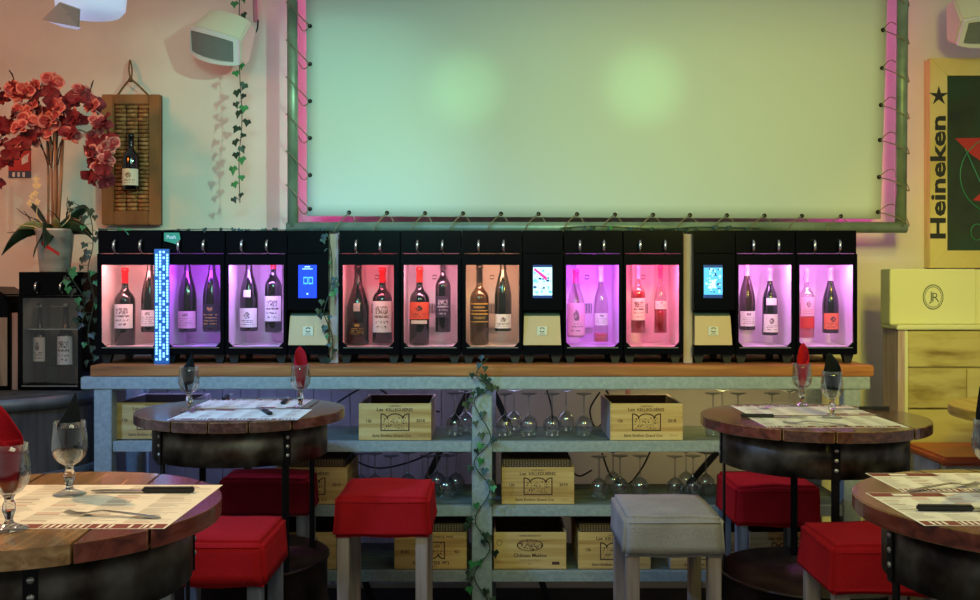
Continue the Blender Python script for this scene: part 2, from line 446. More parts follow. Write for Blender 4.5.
# ------------------------------------------------------------------ wine dispensers
DF = 4.3; DBK = 4.64
Z0 = PZ(354.5, DF); Z1 = PZ(230.5, DF); ZW0 = PZ(346.5, DF); ZW1 = PZ(265, DF); ZH = PZ(253, DF)
FEETZ = ZT
def logo_ring(mb, x, y, z, s, mi=0):
    for a0 in (.35, .35+math.pi):
        pts = []
        for k in range(9):
            t = a0+k/8*2.3; pts.append((math.cos(t), math.sin(t)))
        for k in range(8):
            (a, b), (c, d) = pts[k], pts[k+1]
            mb.add([(x+a*s, y, z+b*s*.9), (x+a*s*.68, y, z+b*s*.6), (x+c*s*.68, y, z+d*s*.6), (x+c*s, y, z+d*s*.9)], [(0, 1, 2, 3)], mi)
def feet(t, x0, x1, n=2):
    for cx in (x0+.028, x1-.028):
        mb = MB()
        mb.prism_y([(cx-.024, Z0), (cx+.024, Z0), (cx+.012, FEETZ+.0005), (cx-.012, FEETZ+.0005)], DF+.02, DF+.05)
        mb.build('foot', 'black_satin', t, world=True)
    for cx in (x0+.028, x1-.028):
        MB().prism_y([(cx-.02, Z0), (cx+.02, Z0), (cx+.012, FEETZ+.0005), (cx-.012, FEETZ+.0005)], DBK-.06, DBK-.03).build('foot', 'black_satin', t, world=True)
def tap(t, x, y, z, s=1):
    mb = MB()
    mb.tube([(x, y+.004, z+.026*s), (x-.001, y-.012, z+.024*s), (x-.002, y-.022, z+.012*s), (x-.003, y-.022, z-.012*s), (x-.001, y-.012, z-.026*s)], .005*s, 8, rs=[.004*s, .005*s, .0065*s, .006*s, .004*s])
    mb.tube([(x, y-.008, z-.024*s), (x, y-.008, z-.034*s)], .0035*s)
    mb.build('tap', 'chrome', t, world=True)
def dispenser(label, px0, px1, wx0, wx1, taps, tint, power, liner='liner_white', small=None):
    x0, x1 = PX(px0, DF)+.0008, PX(px1, DF)-.0008; a, b = PX(wx0, DF), PX(wx1, DF)
    t = thing('wine_dispenser', label, 'wine dispenser', ((x0+x1)/2, DF, FEETZ), group='black wine dispensers on the pine worktop')
    c = MB()
    c.box(x0, x1, DF, DBK, ZH, Z1)                       # head block
    c.box(x0, x0+.006, DF, DBK, Z0, ZH-.0005); c.box(x1-.006, x1, DF, DBK, Z0, ZH-.0005)
    c.box(x0+.006, x1-.006, DBK-.008, DBK, Z0, ZH-.0005)
    c.box(x0+.006, x1-.006, DF, DBK-.008, Z0, ZW0-.004)
    c.build('housing', 'black_gloss', t, world=True)
    d = MB()                                             # door frame
    y0, y1 = DF-.012, DF-.001
    d.box(x0, a, y0, y1, ZW0, ZW1); d.box(b, x1, y0, y1, ZW0, ZW1)
    d.box(x0, x1, y0, y1, ZW1, ZH-.004); d.box(x0, x1, y0, y1, Z0+.004, ZW0)
    ch = .02
    d.prism_y([(a, ZW0), (a+ch, ZW0), (a, ZW0+ch)], y0, y1); d.prism_y([(b, ZW0), (b, ZW0+ch), (b-ch, ZW0)], y0, y1)
    door = d.build('door_frame', 'black_gloss', t, world=True)
    g = MB().box(a, b, DF-.008, DF-.005, ZW0, ZW1).build('glass_pane', 'door_glass', door, world=False)
    for v in g.data.vertices: v.co -= Vector(((x0+x1)/2, DF, FEETZ))
    MB().box(a+.004, b-.004, DF-.0135, DF-.0125, ZW0-.006, ZW0-.003).build('chrome_strip', 'steel', t, world=True)
    # liner: open box
    la, lb = x0+.008, x1-.008; zt = ZH-.002; yb = DBK-.03; yf = DF+.001
    l = MB()
    l.add([(la, yb, ZW0), (lb, yb, ZW0), (lb, yb, zt), (la, yb, zt)], [(0, 1, 2, 3)])
    l.add([(la, yf, ZW0-.003), (lb, yf, ZW0-.003), (lb, yb, ZW0), (la, yb, ZW0)], [(0, 1, 2, 3)])
    l.add([(la, yf, ZW0), (la, yb, ZW0), (la, yb, zt), (la, yf, zt)], [(0, 1, 2, 3)])
    l.add([(lb, yf, ZW0), (lb, yb, ZW0), (lb, yb, zt), (lb, yf, zt)], [(3, 2, 1, 0)])
    l.add([(la, yf, zt), (lb, yf, zt), (lb, yb, zt), (la, yb, zt)], [(3, 2, 1, 0)])
    l.build('liner', liner, t, world=True)
    cx = (la+lb)/2
    p = MB()
    zz = [ZW0+.07, ZW0+.13, ZW0+.19, ZW0+.25, zt-.003]; ww = [.026, .028, .036, .05, .052]
    for k in range(4):
        p.add([(cx-ww[k], yb-.028, zz[k]), (cx+ww[k], yb-.028, zz[k]), (cx+ww[k+1], yb-.028, zz[k+1]), (cx-ww[k+1], yb-.028, zz[k+1])], [(0, 1, 2, 3)])
        p.add([(cx-ww[k], yb-.028, zz[k]), (cx-ww[k], yb-.0005, zz[k]), (cx-ww[k+1], yb-.0005, zz[k+1]), (cx-ww[k+1], yb-.028, zz[k+1])], [(3, 2, 1, 0)])
        p.add([(cx+ww[k], yb-.028, zz[k]), (cx+ww[k], yb-.0005, zz[k]), (cx+ww[k+1], yb-.0005, zz[k+1]), (cx+ww[k+1], yb-.028, zz[k+1])], [(0, 1, 2, 3)])
    logo_ring(p, cx, yb-.0287, ZW1-.05, .012, 1)
    p.build('back_column', ['liner_white', 'ink_dark'], t, world=True)
    v = MB()
    for k in range(7): v.box(cx-.024+k*.007, cx-.021+k*.007, yb-.0305, yb-.0283, ZW0+.135, ZW0+.18)
    v.build('vent_slits', 'black_satin', t, world=True)
    MB().box(la+.002, lb-.002, DB-.05, DB+.05, ZTUBE+.0015, ZTUBE+.0035).build('bottle_holder', 'liner_grey', t, world=True)
    for tx in taps: tap(t, PX(tx, DF), DF, PZ(246, DF))
    feet(t, x0, x1)
    ld = bpy.data.lights.new('lamp', 'AREA'); ld.shape = 'RECTANGLE'; ld.size = .2; ld.size_y = .03; ld.energy = power; ld.color = srgb(tint)[:3]
    lo = bpy.data.objects.new('lamp', ld); C.objects.link(lo); lo.parent = t
    lo.location = (0, .02, ZW1+.01-FEETZ); lo.rotation_euler = (math.radians(28), 0, 0)
    return t
D_ = [
 (98, 161.5, 102, 158, (116, 142), 'ff9a9a', 'leftmost black wine dispenser glowing salmon pink beside the blue light strip', 1.2),
 (162.5, 225, 168, 221, (180, 205), 'b038ff', 'black wine dispenser glowing purple with the green tag on its head', 1.5),
 (226, 287, 229, 284, (243, 268), 'cc80ff', 'black wine dispenser glowing lilac next to the deep blue touchscreen', 1.3),
 (339, 400, 343, 394, (357, 381), 'ff6a80', 'black wine dispenser glowing dark red with magnum style black bottle', .8),
 (400.7, 461, 404, 457.5, (418, 443), 'ff9ab8', 'black wine dispenser glowing pink holding the orange labelled bottle', 1.0),
 (462, 522, 466, 519, (479, 504), 'ffb488', 'black wine dispenser glowing warm peach with an amber bottle', .9),
 (564, 622.5, 566, 618.7, (580, 604), 'cc50ff', 'black wine dispenser glowing violet pink around two clear bottles', 1.7),
 (623.5, 683, 626, 678.7, (640, 665), 'ff60a0', 'black wine dispenser glowing rose pink around two rosé bottles', 1.5),
 (735.5, 795, 738, 791, (753, 778), 'e88cf4', 'black wine dispenser glowing mauve right of the pale blue touchscreen', 1.5),
 (795.7, 856.5, 798.7, 852.5, (814, 839), 'e488f8', 'rightmost black wine dispenser of the row glowing mauve', 1.5)]
for a, b, c, d, tp, tint, lab, pw in D_: dispenser(lab, a, b, c, d, tp, tint, pw*1.15)
def controller(label, px0, px1, sx0, sx1, tx0, tx1, art):
    x0, x1 = PX(px0, DF)+.0008, PX(px1, DF)-.0008
    t = thing('dispenser_control_unit', label, 'control unit', ((x0+x1)/2, DF, FEETZ), group='touchscreen control units')
    zs = PZ(310, DF); zt0 = PZ(345, DF)
    MB().box(x0, x1, DF, DBK, ZH, Z1).box(x0, x1, DF-.006, DBK, zs, ZH-.003).box(x0, x1, DF+.06, DBK, Z0, zs-.0005).box(x0, x1, DF-.004, DF+.06, Z0, zt0-.003).build('housing', 'black_gloss', t, world=True)
    a, b = PX(tx0, DF), PX(tx1, DF)
    tr = MB(); y = DF-.006
    tr.add([(a, y, zt0), (b, y, zt0), (b-.004, y+.02, PZ(316, DF)), (a+.004, y+.02, PZ(316, DF)), (a, DF+.059, zt0), (b, DF+.059, zt0), (b-.004, DF+.059, zs-.001), (a+.004, DF+.059, zs-.001)],
           [(0, 1, 2, 3), (0, 3, 7, 4), (1, 5, 6, 2), (0, 4, 5, 1)], 0)
    tr.add([(a+.004, y+.02, PZ(316, DF)), (b-.004, y+.02, PZ(316, DF)), (b-.004, DF+.059, zs-.001), (a+.004, DF+.059, zs-.001)], [(0, 1, 2, 3)], 1)
    tray = tr.build('card_tray', ['tray_beige', 'tray_top'], t, world=True)
    bx = (a+b)/2; bz = PZ(331, DF); bg = MB().box(bx-.022, bx+.022, DF-.003, DF-.0005+.006, bz-.019, bz+.019, 0)
    logo_ring(bg, bx, DF-.0036, bz+.005, .012, 1); bg.box(bx-.012, bx+.012, DF-.0036, DF-.0031, bz-.0135, bz-.0115, 1)
    bg.build('badge', ['label_cream', 'ink_dark'], t, world=True)
    s0, s1 = PX(sx0, DF), PX(sx1, DF); zz0, zz1 = PZ(298, DF), PZ(265, DF); y = DF-.0095
    sc = MB().box(s0, s1, y, DF-.0062, zz0, zz1, 0)
    W = s1-s0; H = zz1-zz0
    def q(u0, u1, v0, v1, mi, dy=.0006): sc.add([(s0+W*u0, y-dy, zz0+H*v0), (s0+W*u1, y-dy, zz0+H*v0), (s0+W*u1, y-dy, zz0+H*v1), (s0+W*u0, y-dy, zz0+H*v1)], [(0, 1, 2, 3)], mi)
    if art == 0:
        q(.22, .78, .87, .89, 2); q(.35, .65, .93, .96, 2); q(.28, .52, .42, .64, 1); q(.56, .8, .42, .64, 1); q(.32, .48, .46, .6, 0, .001); q(.6, .76, .46, .6, 0, .001); q(.46, .54, .1, .15, 2)
        mats = ['lcd_blue', 'lcd_cyan', 'lcd_pale']
    elif art == 1:
        rr = random.Random(4); mats = ['lcd_pale', 'lcd_cyan', 'lcd_magenta', 'lcd_navy']
        q(0, 1, 0, .08, 3); q(0, 1, .93, 1, 3)
        for k in range(40):
            u, v = rr.random()*.85, .1+rr.random()*.7; q(u, u+.05+rr.random()*.12, v, v+.02+rr.random()*.05, rr.choice([1, 1, 0, 3]), .0006+k*.00001)
        for k in range(8): q(.05+k*.08, .16+k*.08, .82-k*.04, .9-k*.035, 2, .0015)
    else:
        rr = random.Random(5); mats = ['lcd_cyan', 'lcd_pale', 'lcd_navy']
        q(0, 1, 0, .1, 2); q(0, 1, .92, 1, 2)
        for k in range(46):
            u, v = .05+rr.random()*.8, .14+rr.random()*.72; q(u, u+.04+rr.random()*.08, v, v+.02+rr.random()*.04, rr.choice([1, 1, 2]), .0006+k*.00001)
        q(.4, .62, .3, .55, 1, .0015)
    sc.build('touchscreen', mats, t, world=True)
    feet(t, x0, x1)
controller('black control unit with deep blue touchscreen and beige card tray', 287.5, 329, 298.7, 317, 288.5, 327.8, 0)
controller('black control unit with white and magenta picture on its touchscreen', 522.7, 563, 533, 552, 523.3, 561, 1)
controller('black control unit with pale blue touchscreen in the right-hand row', 693, 735, 703.5, 722, 694.7, 732, 2)

K = dict
disp_bottle('red capped bordeaux bottle with large pink castle label, leftmost in the dispensers', 125, 345, 20, 'bord', 'bottle_black', 'cap_red', [(304, 328, 'white', 'castle', 1.15)], h=.342)
disp_bottle('black capped bottle with small white label beside the blue light strip', 150, 332, 17, 'burg', 'bottle_black', 'cap_black', [(310, 326, 'white', 'lines', 1.2)])
disp_bottle('burgundy bottle with wide pink label on the left in the purple dispenser', 187.5, 332, 18, 'burg', 'bottle_black', 'cap_black', [(311, 328, 'pink', 'lines', 1.3)])
disp_bottle('dark bottle with black printed label on the right in the purple dispenser', 212, 331.5, 18, 'burg', 'bottle_black', 'cap_black', [(304, 328, 'black', 'lines', 1.3)])
disp_bottle('burgundy bottle with crest label and diamond neck label in the lilac dispenser', 249, 331, 18, 'burg', 'bottle_black', 'cap_black', [(308, 327, 'white', 'crest', 1.25), (290, 297, 'white', 'plain', .4)])
disp_bottle('red capped bottle with tall white label in the lilac dispenser', 273.5, 332, 17, 'bord', 'bottle_black', 'cap_red', [(296, 321, 'white', 'castle', 1.25)])
disp_bottle('broad black bottle with small round gold seal in the dark red dispenser', 358, 344, 22, 'burg', 'bottle_black', 'cap_black', [(303, 311, 'grey', 'plain', .3), (322, 336, 'black', 'lines', 1.0)], h=.352)
disp_bottle('red capped bottle with large cream label in the dark red dispenser', 382.5, 343, 20, 'bord', 'bottle_black', 'cap_red', [(301, 332, 'cream', 'castle', 1.2)], h=.335)
disp_bottle('bordeaux bottle with bright orange label and red cap', 419.5, 344, 20, 'bord', 'bottle_black', 'cap_orange', [(302, 319, 'orange', 'crest', 1.25), (320, 323.5, 'cream', 'plain', .9)], h=.342)
disp_bottle('slim dark bottle with plum grey label beside the orange labelled bottle', 443, 332, 15.5, 'bord', 'bottle_black', 'cap_black', [(296, 317, 'plum', 'castle', 1.2)])
disp_bottle('amber brown bottle with dark gold banded label in the peach dispenser', 479.5, 344, 19, 'bord', 'bottle_amber', 'cap_black', [(303, 311, 'black', 'band', 1.1), (313, 322, 'black', 'band', 1.1)], h=.352)
disp_bottle('dark bottle with low white label on the right in the peach dispenser', 503, 331, 17, 'burg', 'bottle_green', 'cap_black', [(314, 328, 'white', 'crest', 1.25)])
disp_bottle('clear bottle of pale rosé with pink lower label in the violet dispenser', 576, 337, 18, 'burg', None, 'cap_magenta', [(303, 335, 'pink', 'crest', 1.25)], ('wine_pale', .4), h=.30)
disp_bottle('nearly empty clear bottle with small white label in the violet dispenser', 601, 342, 15, 'rhone', None, 'cap_white', [(313, 325, 'white', 'lines', 1.2)], ('wine_rose', .12), h=.335)
disp_bottle('rosé bottle with tall floral white label in the rose pink dispenser', 638, 333, 14.5, 'bord', None, 'cap_pink', [(298, 320, 'white', 'castle', 1.2)], ('wine_red', .62), h=.3)
disp_bottle('half full rosé bottle with thin white label in the rose pink dispenser', 660.5, 333, 13.5, 'rhone', None, 'cap_magenta', [(301, 309, 'white', 'lines', 1.1)], ('wine_red', .36), h=.3)
disp_bottle('amber rosé bottle with square white label right of the pale blue touchscreen', 747, 330, 16, 'burg', 'bottle_brown', 'cap_pink', [(311, 326, 'white', 'lines', 1.15)], ('wine_pale', .0) and None, h=.3)
disp_bottle('dark bottle with oval neck seal and low white label in the mauve dispenser', 770, 335, 16, 'rhone', 'bottle_black', 'cap_pink', [(314, 332, 'white', 'crest', 1.2), (298, 305, 'white', 'plain', .75)], h=.3)
disp_bottle('clear bottle with pale label above a red block in the rightmost dispenser', 806.5, 338, 15, 'bord', None, 'cap_pink', [(297, 316, 'pink', 'crest', 1.1), (317, 328, 'redblock', 'plain', 1.2)], ('wine_rose', .35), h=.31)
disp_bottle('dark bottle with coral square label in the rightmost dispenser', 830.5, 333, 16, 'burg', 'bottle_black', 'cap_pink', [(313, 329, 'coral', 'crest', 1.2)], h=.29)

for xa, xb, lab in ((329.7, 338.2, 'added tan strip standing in for bright wall, right of the deep blue touchscreen'), (683.6, 692.4, 'added tan strip standing in for bright wall and pipe, left of the pale blue touchscreen')):
    m_ = MB().box(PX(xa, 4.33), PX(xb, 4.33), 4.33, 4.345, ZT+.0005, PZ(234, 4.33))
    tag(m_.build('gap_standin', 'bench_side', loc=(PX(xa, 4.33), 4.33, ZT), bevel=.001), lab, 'board')  # strips added to brighten the gaps in place of shadowed wall
# blue led strip between the first two dispensers
t = thing('light_strip', 'bright blue dotted light strip hanging between the two leftmost dispensers', 'light strip', P(162, 365, 4.275))
MB().box(PX(154.5, 4.275), PX(169.5, 4.275), 4.272, 4.277, ZT+.0008, PZ(249, 4.275)).build('acrylic_panel', 'led_back', t, world=True)
mb = MB()
for i in range(4):
    for j in range(38):
        if (j*7+i*3) % 9 == 0 or i == 2 and j % 3 == 1: continue
        xx = 156.5+i*3.6; yy = 252+j*2.9
        p = P(xx, yy, 4.27); s_ = .0036
        mb.box(p.x-s_, p.x+s_, 4.268, 4.2718, p.z-s_*1.2, p.z+s_*1.2)
tag(mb.build('leds', 'led_blue', t, world=True), kind='stuff')
mb = MB(); p = P(170, 237, 4.255)
mb.prism_y([(p.x-.035, p.z-.015), (p.x+.02, p.z-.03), (p.x+.035, p.z-.008), (p.x+.03, p.z+.02), (p.x-.035, p.z+.02)], 4.284, 4.2885, 0)
mb.text('Push', p.x-.004, 4.2835, p.z-.006, .022, 1, bold=.02)
tag(mb.build('hanging_tag', ['tag_green', 'sign_white'], loc=tuple(p)), 'small green tag with white lettering on a dispenser head', 'tag')

# ------------------------------------------------------------------ small dispenser at left on a vat, and its neighbour
vt = thing('wooden_vat', 'large grey wooden vat with metal hoop under the small dispenser', 'barrel', (-2.2, 4.45, 0))
vz = 1.037
MB().lathe([(.40, 0), (.44, .3), (.45, .6), (.44, vz-.0015), (.40, vz-.0015), (.40, vz-.03), (0, vz-.03)], (0, 0, 0), 40, smooth=False).build('staves', 'vat_wood', vt)
MB().lathe([(.449, vz-.055), (.453, vz-.055), (.453, vz-.004), (.441, vz-.004)], (0, 0, 0), 40).build('hoop', 'vat_hoop', vt)
MB().lathe([(.455, .66), (.457, .66), (.457, .72), (.451, .72)], (0, 0, 0), 40).build('hoop', 'vat_hoop', vt)
MB().lathe([(0, vz-.02), (.4, vz-.02), (.4, vz-.0005), (0, vz-.0005)], (0, 0, 0), 40, smooth=False).build('lid', 'vat_wood', vt)
SD = 4.4
x0, x1 = PX(19, SD), PX(83, SD); zt, zb = PZ(272, SD), vz
t = thing('wine_cooler', 'small unlit black wine dispenser with glass door under the orchid', 'wine dispenser', ((x0+x1)/2, SD, zb))
zh = PZ(295, SD); a, b = PX(23, SD), PX(79, SD); w0, w1 = PZ(385, SD), PZ(298, SD)
MB().box(x0, x1, SD, SD+.3, zh, zt).box(x0, x0+.008, SD, SD+.3, zb, zh-.0005).box(x1-.008, x1, SD, SD+.3, zb, zh-.0005).box(x0+.008, x1-.008, SD+.29, SD+.3, zb, zh-.0005).box(x0+.008, x1-.008, SD, SD+.29, zb, w0-.004).build('housing', 'black_gloss', t, world=True)
MB().box(x0, a, SD-.012, SD-.001, w0, w1).box(b, x1, SD-.012, SD-.001, w0, w1).box(x0, x1, SD-.012, SD-.001, w1, zh-.004).box(x0, x1, SD-.012, SD-.001, zb+.004, w0).build('door_frame', 'black_gloss', t, world=True)
MB().box(a, b, SD-.008, SD-.005, w0, w1).build('glass_pane', 'door_glass', t, world=True)
MB().box(a, b, SD-.0145, SD-.0125, w0-.006, w0-.001).build('chrome_strip', 'steel', t, world=True)
MB().box(x0+.009, x1-.009, SD+.2795, SD+.2885, w0, zh-.003).box(x0+.009, x0+.014, SD+.01, SD+.279, w0, zh-.003).box(x1-.014, x1-.009, SD+.01, SD+.279, w0, zh-.003).build('liner', 'liner_dim', t, world=True)
MB().box(x0+.015, x1-.015, SD+.02, SD+.2, PZ(330, SD), PZ(329, SD)).build('reflection_bar', 'steel', t, world=True)  # thin bar modelled for the reflection line across the door
mb = MB()
for k in range(24): mb.box(x0+.02+k*.0098, x0+.023+k*.0098, SD+.272, SD+.279, PZ(372, SD), PZ(362, SD))
mb.build('vent_slits', 'black_satin', t, world=True)
for tx in (38, 63): tap(t, PX(tx, SD), SD, PZ(287, SD), .85)
ld = bpy.data.lights.new('lamp', 'AREA'); ld.size = .15; ld.energy = .1; ld.color = (1, .85, .6)
lo = bpy.data.objects.new('lamp', ld); C.objects.link(lo); lo.parent = t; lo.location = (0, .06, w1-zb-.01); lo.rotation_euler = (.4, 0, 0)
for px, lab_, w_, top, bot in ((40, 'wine bottle with white crest label on the left inside the small cooler', 13, 337, 361), (66, 'wine bottle with tall white label on the right inside the small cooler', 16, 336, 364)):
    D5 = 4.5; zbo = w0-.004
    pr = w_*D5/F/2
    make_bottle(lab_, 'bord', (PX(px, D5), D5, zbo), .36, pr, 'bottle_brown', 'cap_black', [(PZ(bot, D5)-zbo, PZ(top, D5)-zbo, 'white', 'crest' if px == 40 else 'castle', 1.2)], None, 'wine bottles inside the small cooler')
mb = MB().box(PX(9.5, SD), PX(18.5, SD), SD+.02, SD+.2, vz, PZ(313, SD))
tag(mb.build('wooden_board', 'bench_side', loc=(PX(14, SD), SD+.1, vz), bevel=.002), 'narrow brown upright board left of the small wine cooler', 'board')
t = thing('bottle_cooler', 'dark rounded appliance cut off by the left photo edge', 'appliance', (PX(-20, SD), SD+.1, vz))
mb = MB(); pr = [(-.11, 0), (.128, 0), (.128, .36), (.11, .42), (.05, .455), (-.11, .46)]
mb.prism_y(pr, -.1, .12).build('housing', 'black_gloss', t, bevel=.006)
MB().box(.04, .122, -.108, -.1005, .02, .32).build('front_panel', 'leg_wood', t)

# ------------------------------------------------------------------ screen and pipe frame
SDp = 4.76; PD = 4.70
t = thing('pipe_frame', 'greenish steel pipe frame around the laced white screen', 'frame', P(600, 227, PD))
def tpipe(a, b, name): MB().tube([P(*a, PD), P(*b, PD)], .026, 14).build(name, 'pipe_steel', t, world=True)
tpipe((293, 227), (292.5, -60), 'upright'); tpipe((900.5, 227), (903, -60), 'upright'); tpipe((287, 227.5), (906, 227.5), 'lower_pipe')
tpipe((292, -62), (903, -62), 'upper_pipe')
scr = thing('projection_screen', 'large pale green white laced vinyl screen above the wine dispensers', 'screen', P(597, 217, SDp))
sc = MB(); nx, ny = 40, 20; tl, tr, bl, br = P(306, -50, SDp), P(889, -50, SDp), P(307, 216, SDp), P(880.5, 219, SDp)
for j in range(ny+1):
    for i in range(nx+1):
        u, v = i/nx, j/ny; p = (tl*(1-u)+tr*u)*v+(bl*(1-u)+br*u)*(1-v)
        p.y += .003*noise.noise(Vector((u*5, v*3, 0)))
        sc.v.append(p)
for j in range(ny):
    for i in range(nx): sc.f.append([j*(nx+1)+i, j*(nx+1)+i+1, (j+1)*(nx+1)+i+1, (j+1)*(nx+1)+i]); sc.m.append(0); sc.sm.append(True)
o = sc.build('vinyl_sheet', 'screen_pvc', scr, world=True)
md = o.modifiers.new('s', 'SOLIDIFY'); md.thickness = .002; md.offset = 1
def tie(ex, ey, side):
    e = P(ex, ey, SDp-.006)
    ey_ = MB(); c = e; n = 12
    ring = [c+Vector((math.cos(a)*.0075, 0, math.sin(a)*.0075)) for a in [2*math.pi*k/n for k in range(n)]]
    ey_.tube(ring, .0028, 6, closed=True); ey_.add([(c.x+math.cos(2*math.pi*k/n)*.006, c.y+.001, c.z+math.sin(2*math.pi*k/n)*.006) for k in range(n)], [tuple(range(n))], 1)
    ey_.build('eyelet', ['bar_iron', 'black_plastic'], scr, world=True)
    pr = .030
    if side == 'b':
        q = [e, P(ex-9, 222, PD-.028), P(ex-14, 230, PD-.033), P(ex-16, 234.6, PD), P(ex-10, 232, PD+.035), P(ex+6, 224, PD+.04), P(ex+3, ey+3, SDp+.006), e+Vector((.002, .008, 0))]
        q2 = [e+Vector((0, -.001, 0)), P(ex+4, 221, PD+.045), P(ex+9, 224, PD+.04)]
    elif side == 'l':
        q = [e, P(300, ey-10, PD-.03), P(292, ey-19, PD-.034), P(286.2, ey-24, PD), P(290, ey-20, PD+.034), P(302, ey+4, PD+.05), e+Vector((-.003, .008, -.002))]
        q2 = None
    else:
        q = [e, P(893, ey+4, PD-.03), P(901, ey+8, PD-.034), P(909, ey+14, PD-.005), P(905, ey+4, PD+.034), P(892, ey-8, PD+.04), e+Vector((.004, .008, .003))]
        q2 = None
    MB().tube(catmull(q, 4), .0028, 6).build('rope_tie', 'rope', scr, world=True)
for k, xx in enumerate((349, 387, 425, 463, 501, 538.5, 577, 615, 653, 690, 727, 764.5, 802, 841)): tie(xx, 212.5+k*.28, 'b')
for yy in (-11, 26, 64, 101, 138, 175, 209): tie(310, yy, 'l')
for xx, yy in ((884, -8), (883, 30), (882, 68), (881, 105), (880, 140), (879, 177), (878, 212)): tie(xx, yy, 'r')
# magenta led tubes behind the sheet
for nm, a, b in (('left', (311, 214), (311, -40)), ('right', (876, 214), (884, -40)), ('bottom left', (312, 208), (338, 208)), ('bottom right', (838, 211), (874, 211))):
    mb = MB().tube([P(*a, SDp+.06), P(*b, SDp+.06)], .006, 8)
    tag(mb.build('led_tube', 'led_magenta', loc=tuple(P(*a, SDp+.06))), 'magenta glowing light tube tucked behind the %s edge of the screen' % nm, 'light tube', None)

# ------------------------------------------------------------------ crates
def arch_emblem(mb, cx, y, cz, w_, h_, mi=0):
    L_ = -w_/2; top = h_/2; bot = -h_/2; th = .0046
    pts = [(L_, bot), (w_/2, bot), (w_/2, top)]
    for k in range(7): a = math.pi/2*(k/6); pts.append((w_/2-w_*.22*math.sin(a), top-h_*.28*(1-math.cos(a))))
    for k in range(1, 12): a = math.pi*k/12; pts.append((w_*.28*math.cos(a), top-h_*.28+h_*.28*math.sin(a)))
    for k in range(7): a = math.pi/2*(1-k/6); pts.append((-w_/2+w_*.22*math.sin(a), top-h_*.28*(1-math.cos(a))))
    n = len(pts)
    for i in range(n):
        a = Vector((pts[i][0], 0, pts[i][1])); b = Vector((pts[(i+1) % n][0], 0, pts[(i+1) % n][1])); d = (b-a)
        if d.length < 1e-6: continue
        d.normalize(); nn = Vector((-d.z, 0, d.x))*th/2; o_ = Vector((cx, y, cz)); a -= d*th*.4; b += d*th*.4
        mb.add([o_+a-nn, o_+b-nn, o_+b+nn, o_+a+nn], [(0, 1, 2, 3)], mi)
    rr = random.Random(3)
    for k in range(60):
        u, v = rr.uniform(-.42, .42), rr.uniform(-.42, .3)
        if abs(abs(u)-.24) < .03: continue
        s_ = rr.uniform(.001, .003); x_, z_ = cx+u*w_, cz+v*h_
        mb.add([(x_-s_, y, z_-s_*.6), (x_+s_, y, z_-s_*.6), (x_+s_*.6, y, z_+s_), (x_-s_, y, z_+s_*.7)], [(0, 1, 2, 3)], mi+1)
    for u in (-.24, .24): mb.add([(cx+u*w_-.0006, y, cz+bot), (cx+u*w_+.0006, y, cz+bot), (cx+u*w_+.0006, y, cz+h_*.2), (cx+u*w_-.0006, y, cz+h_*.2)], [(0, 1, 2, 3)], mi)
CW, CH, CD = .307, .155, .36
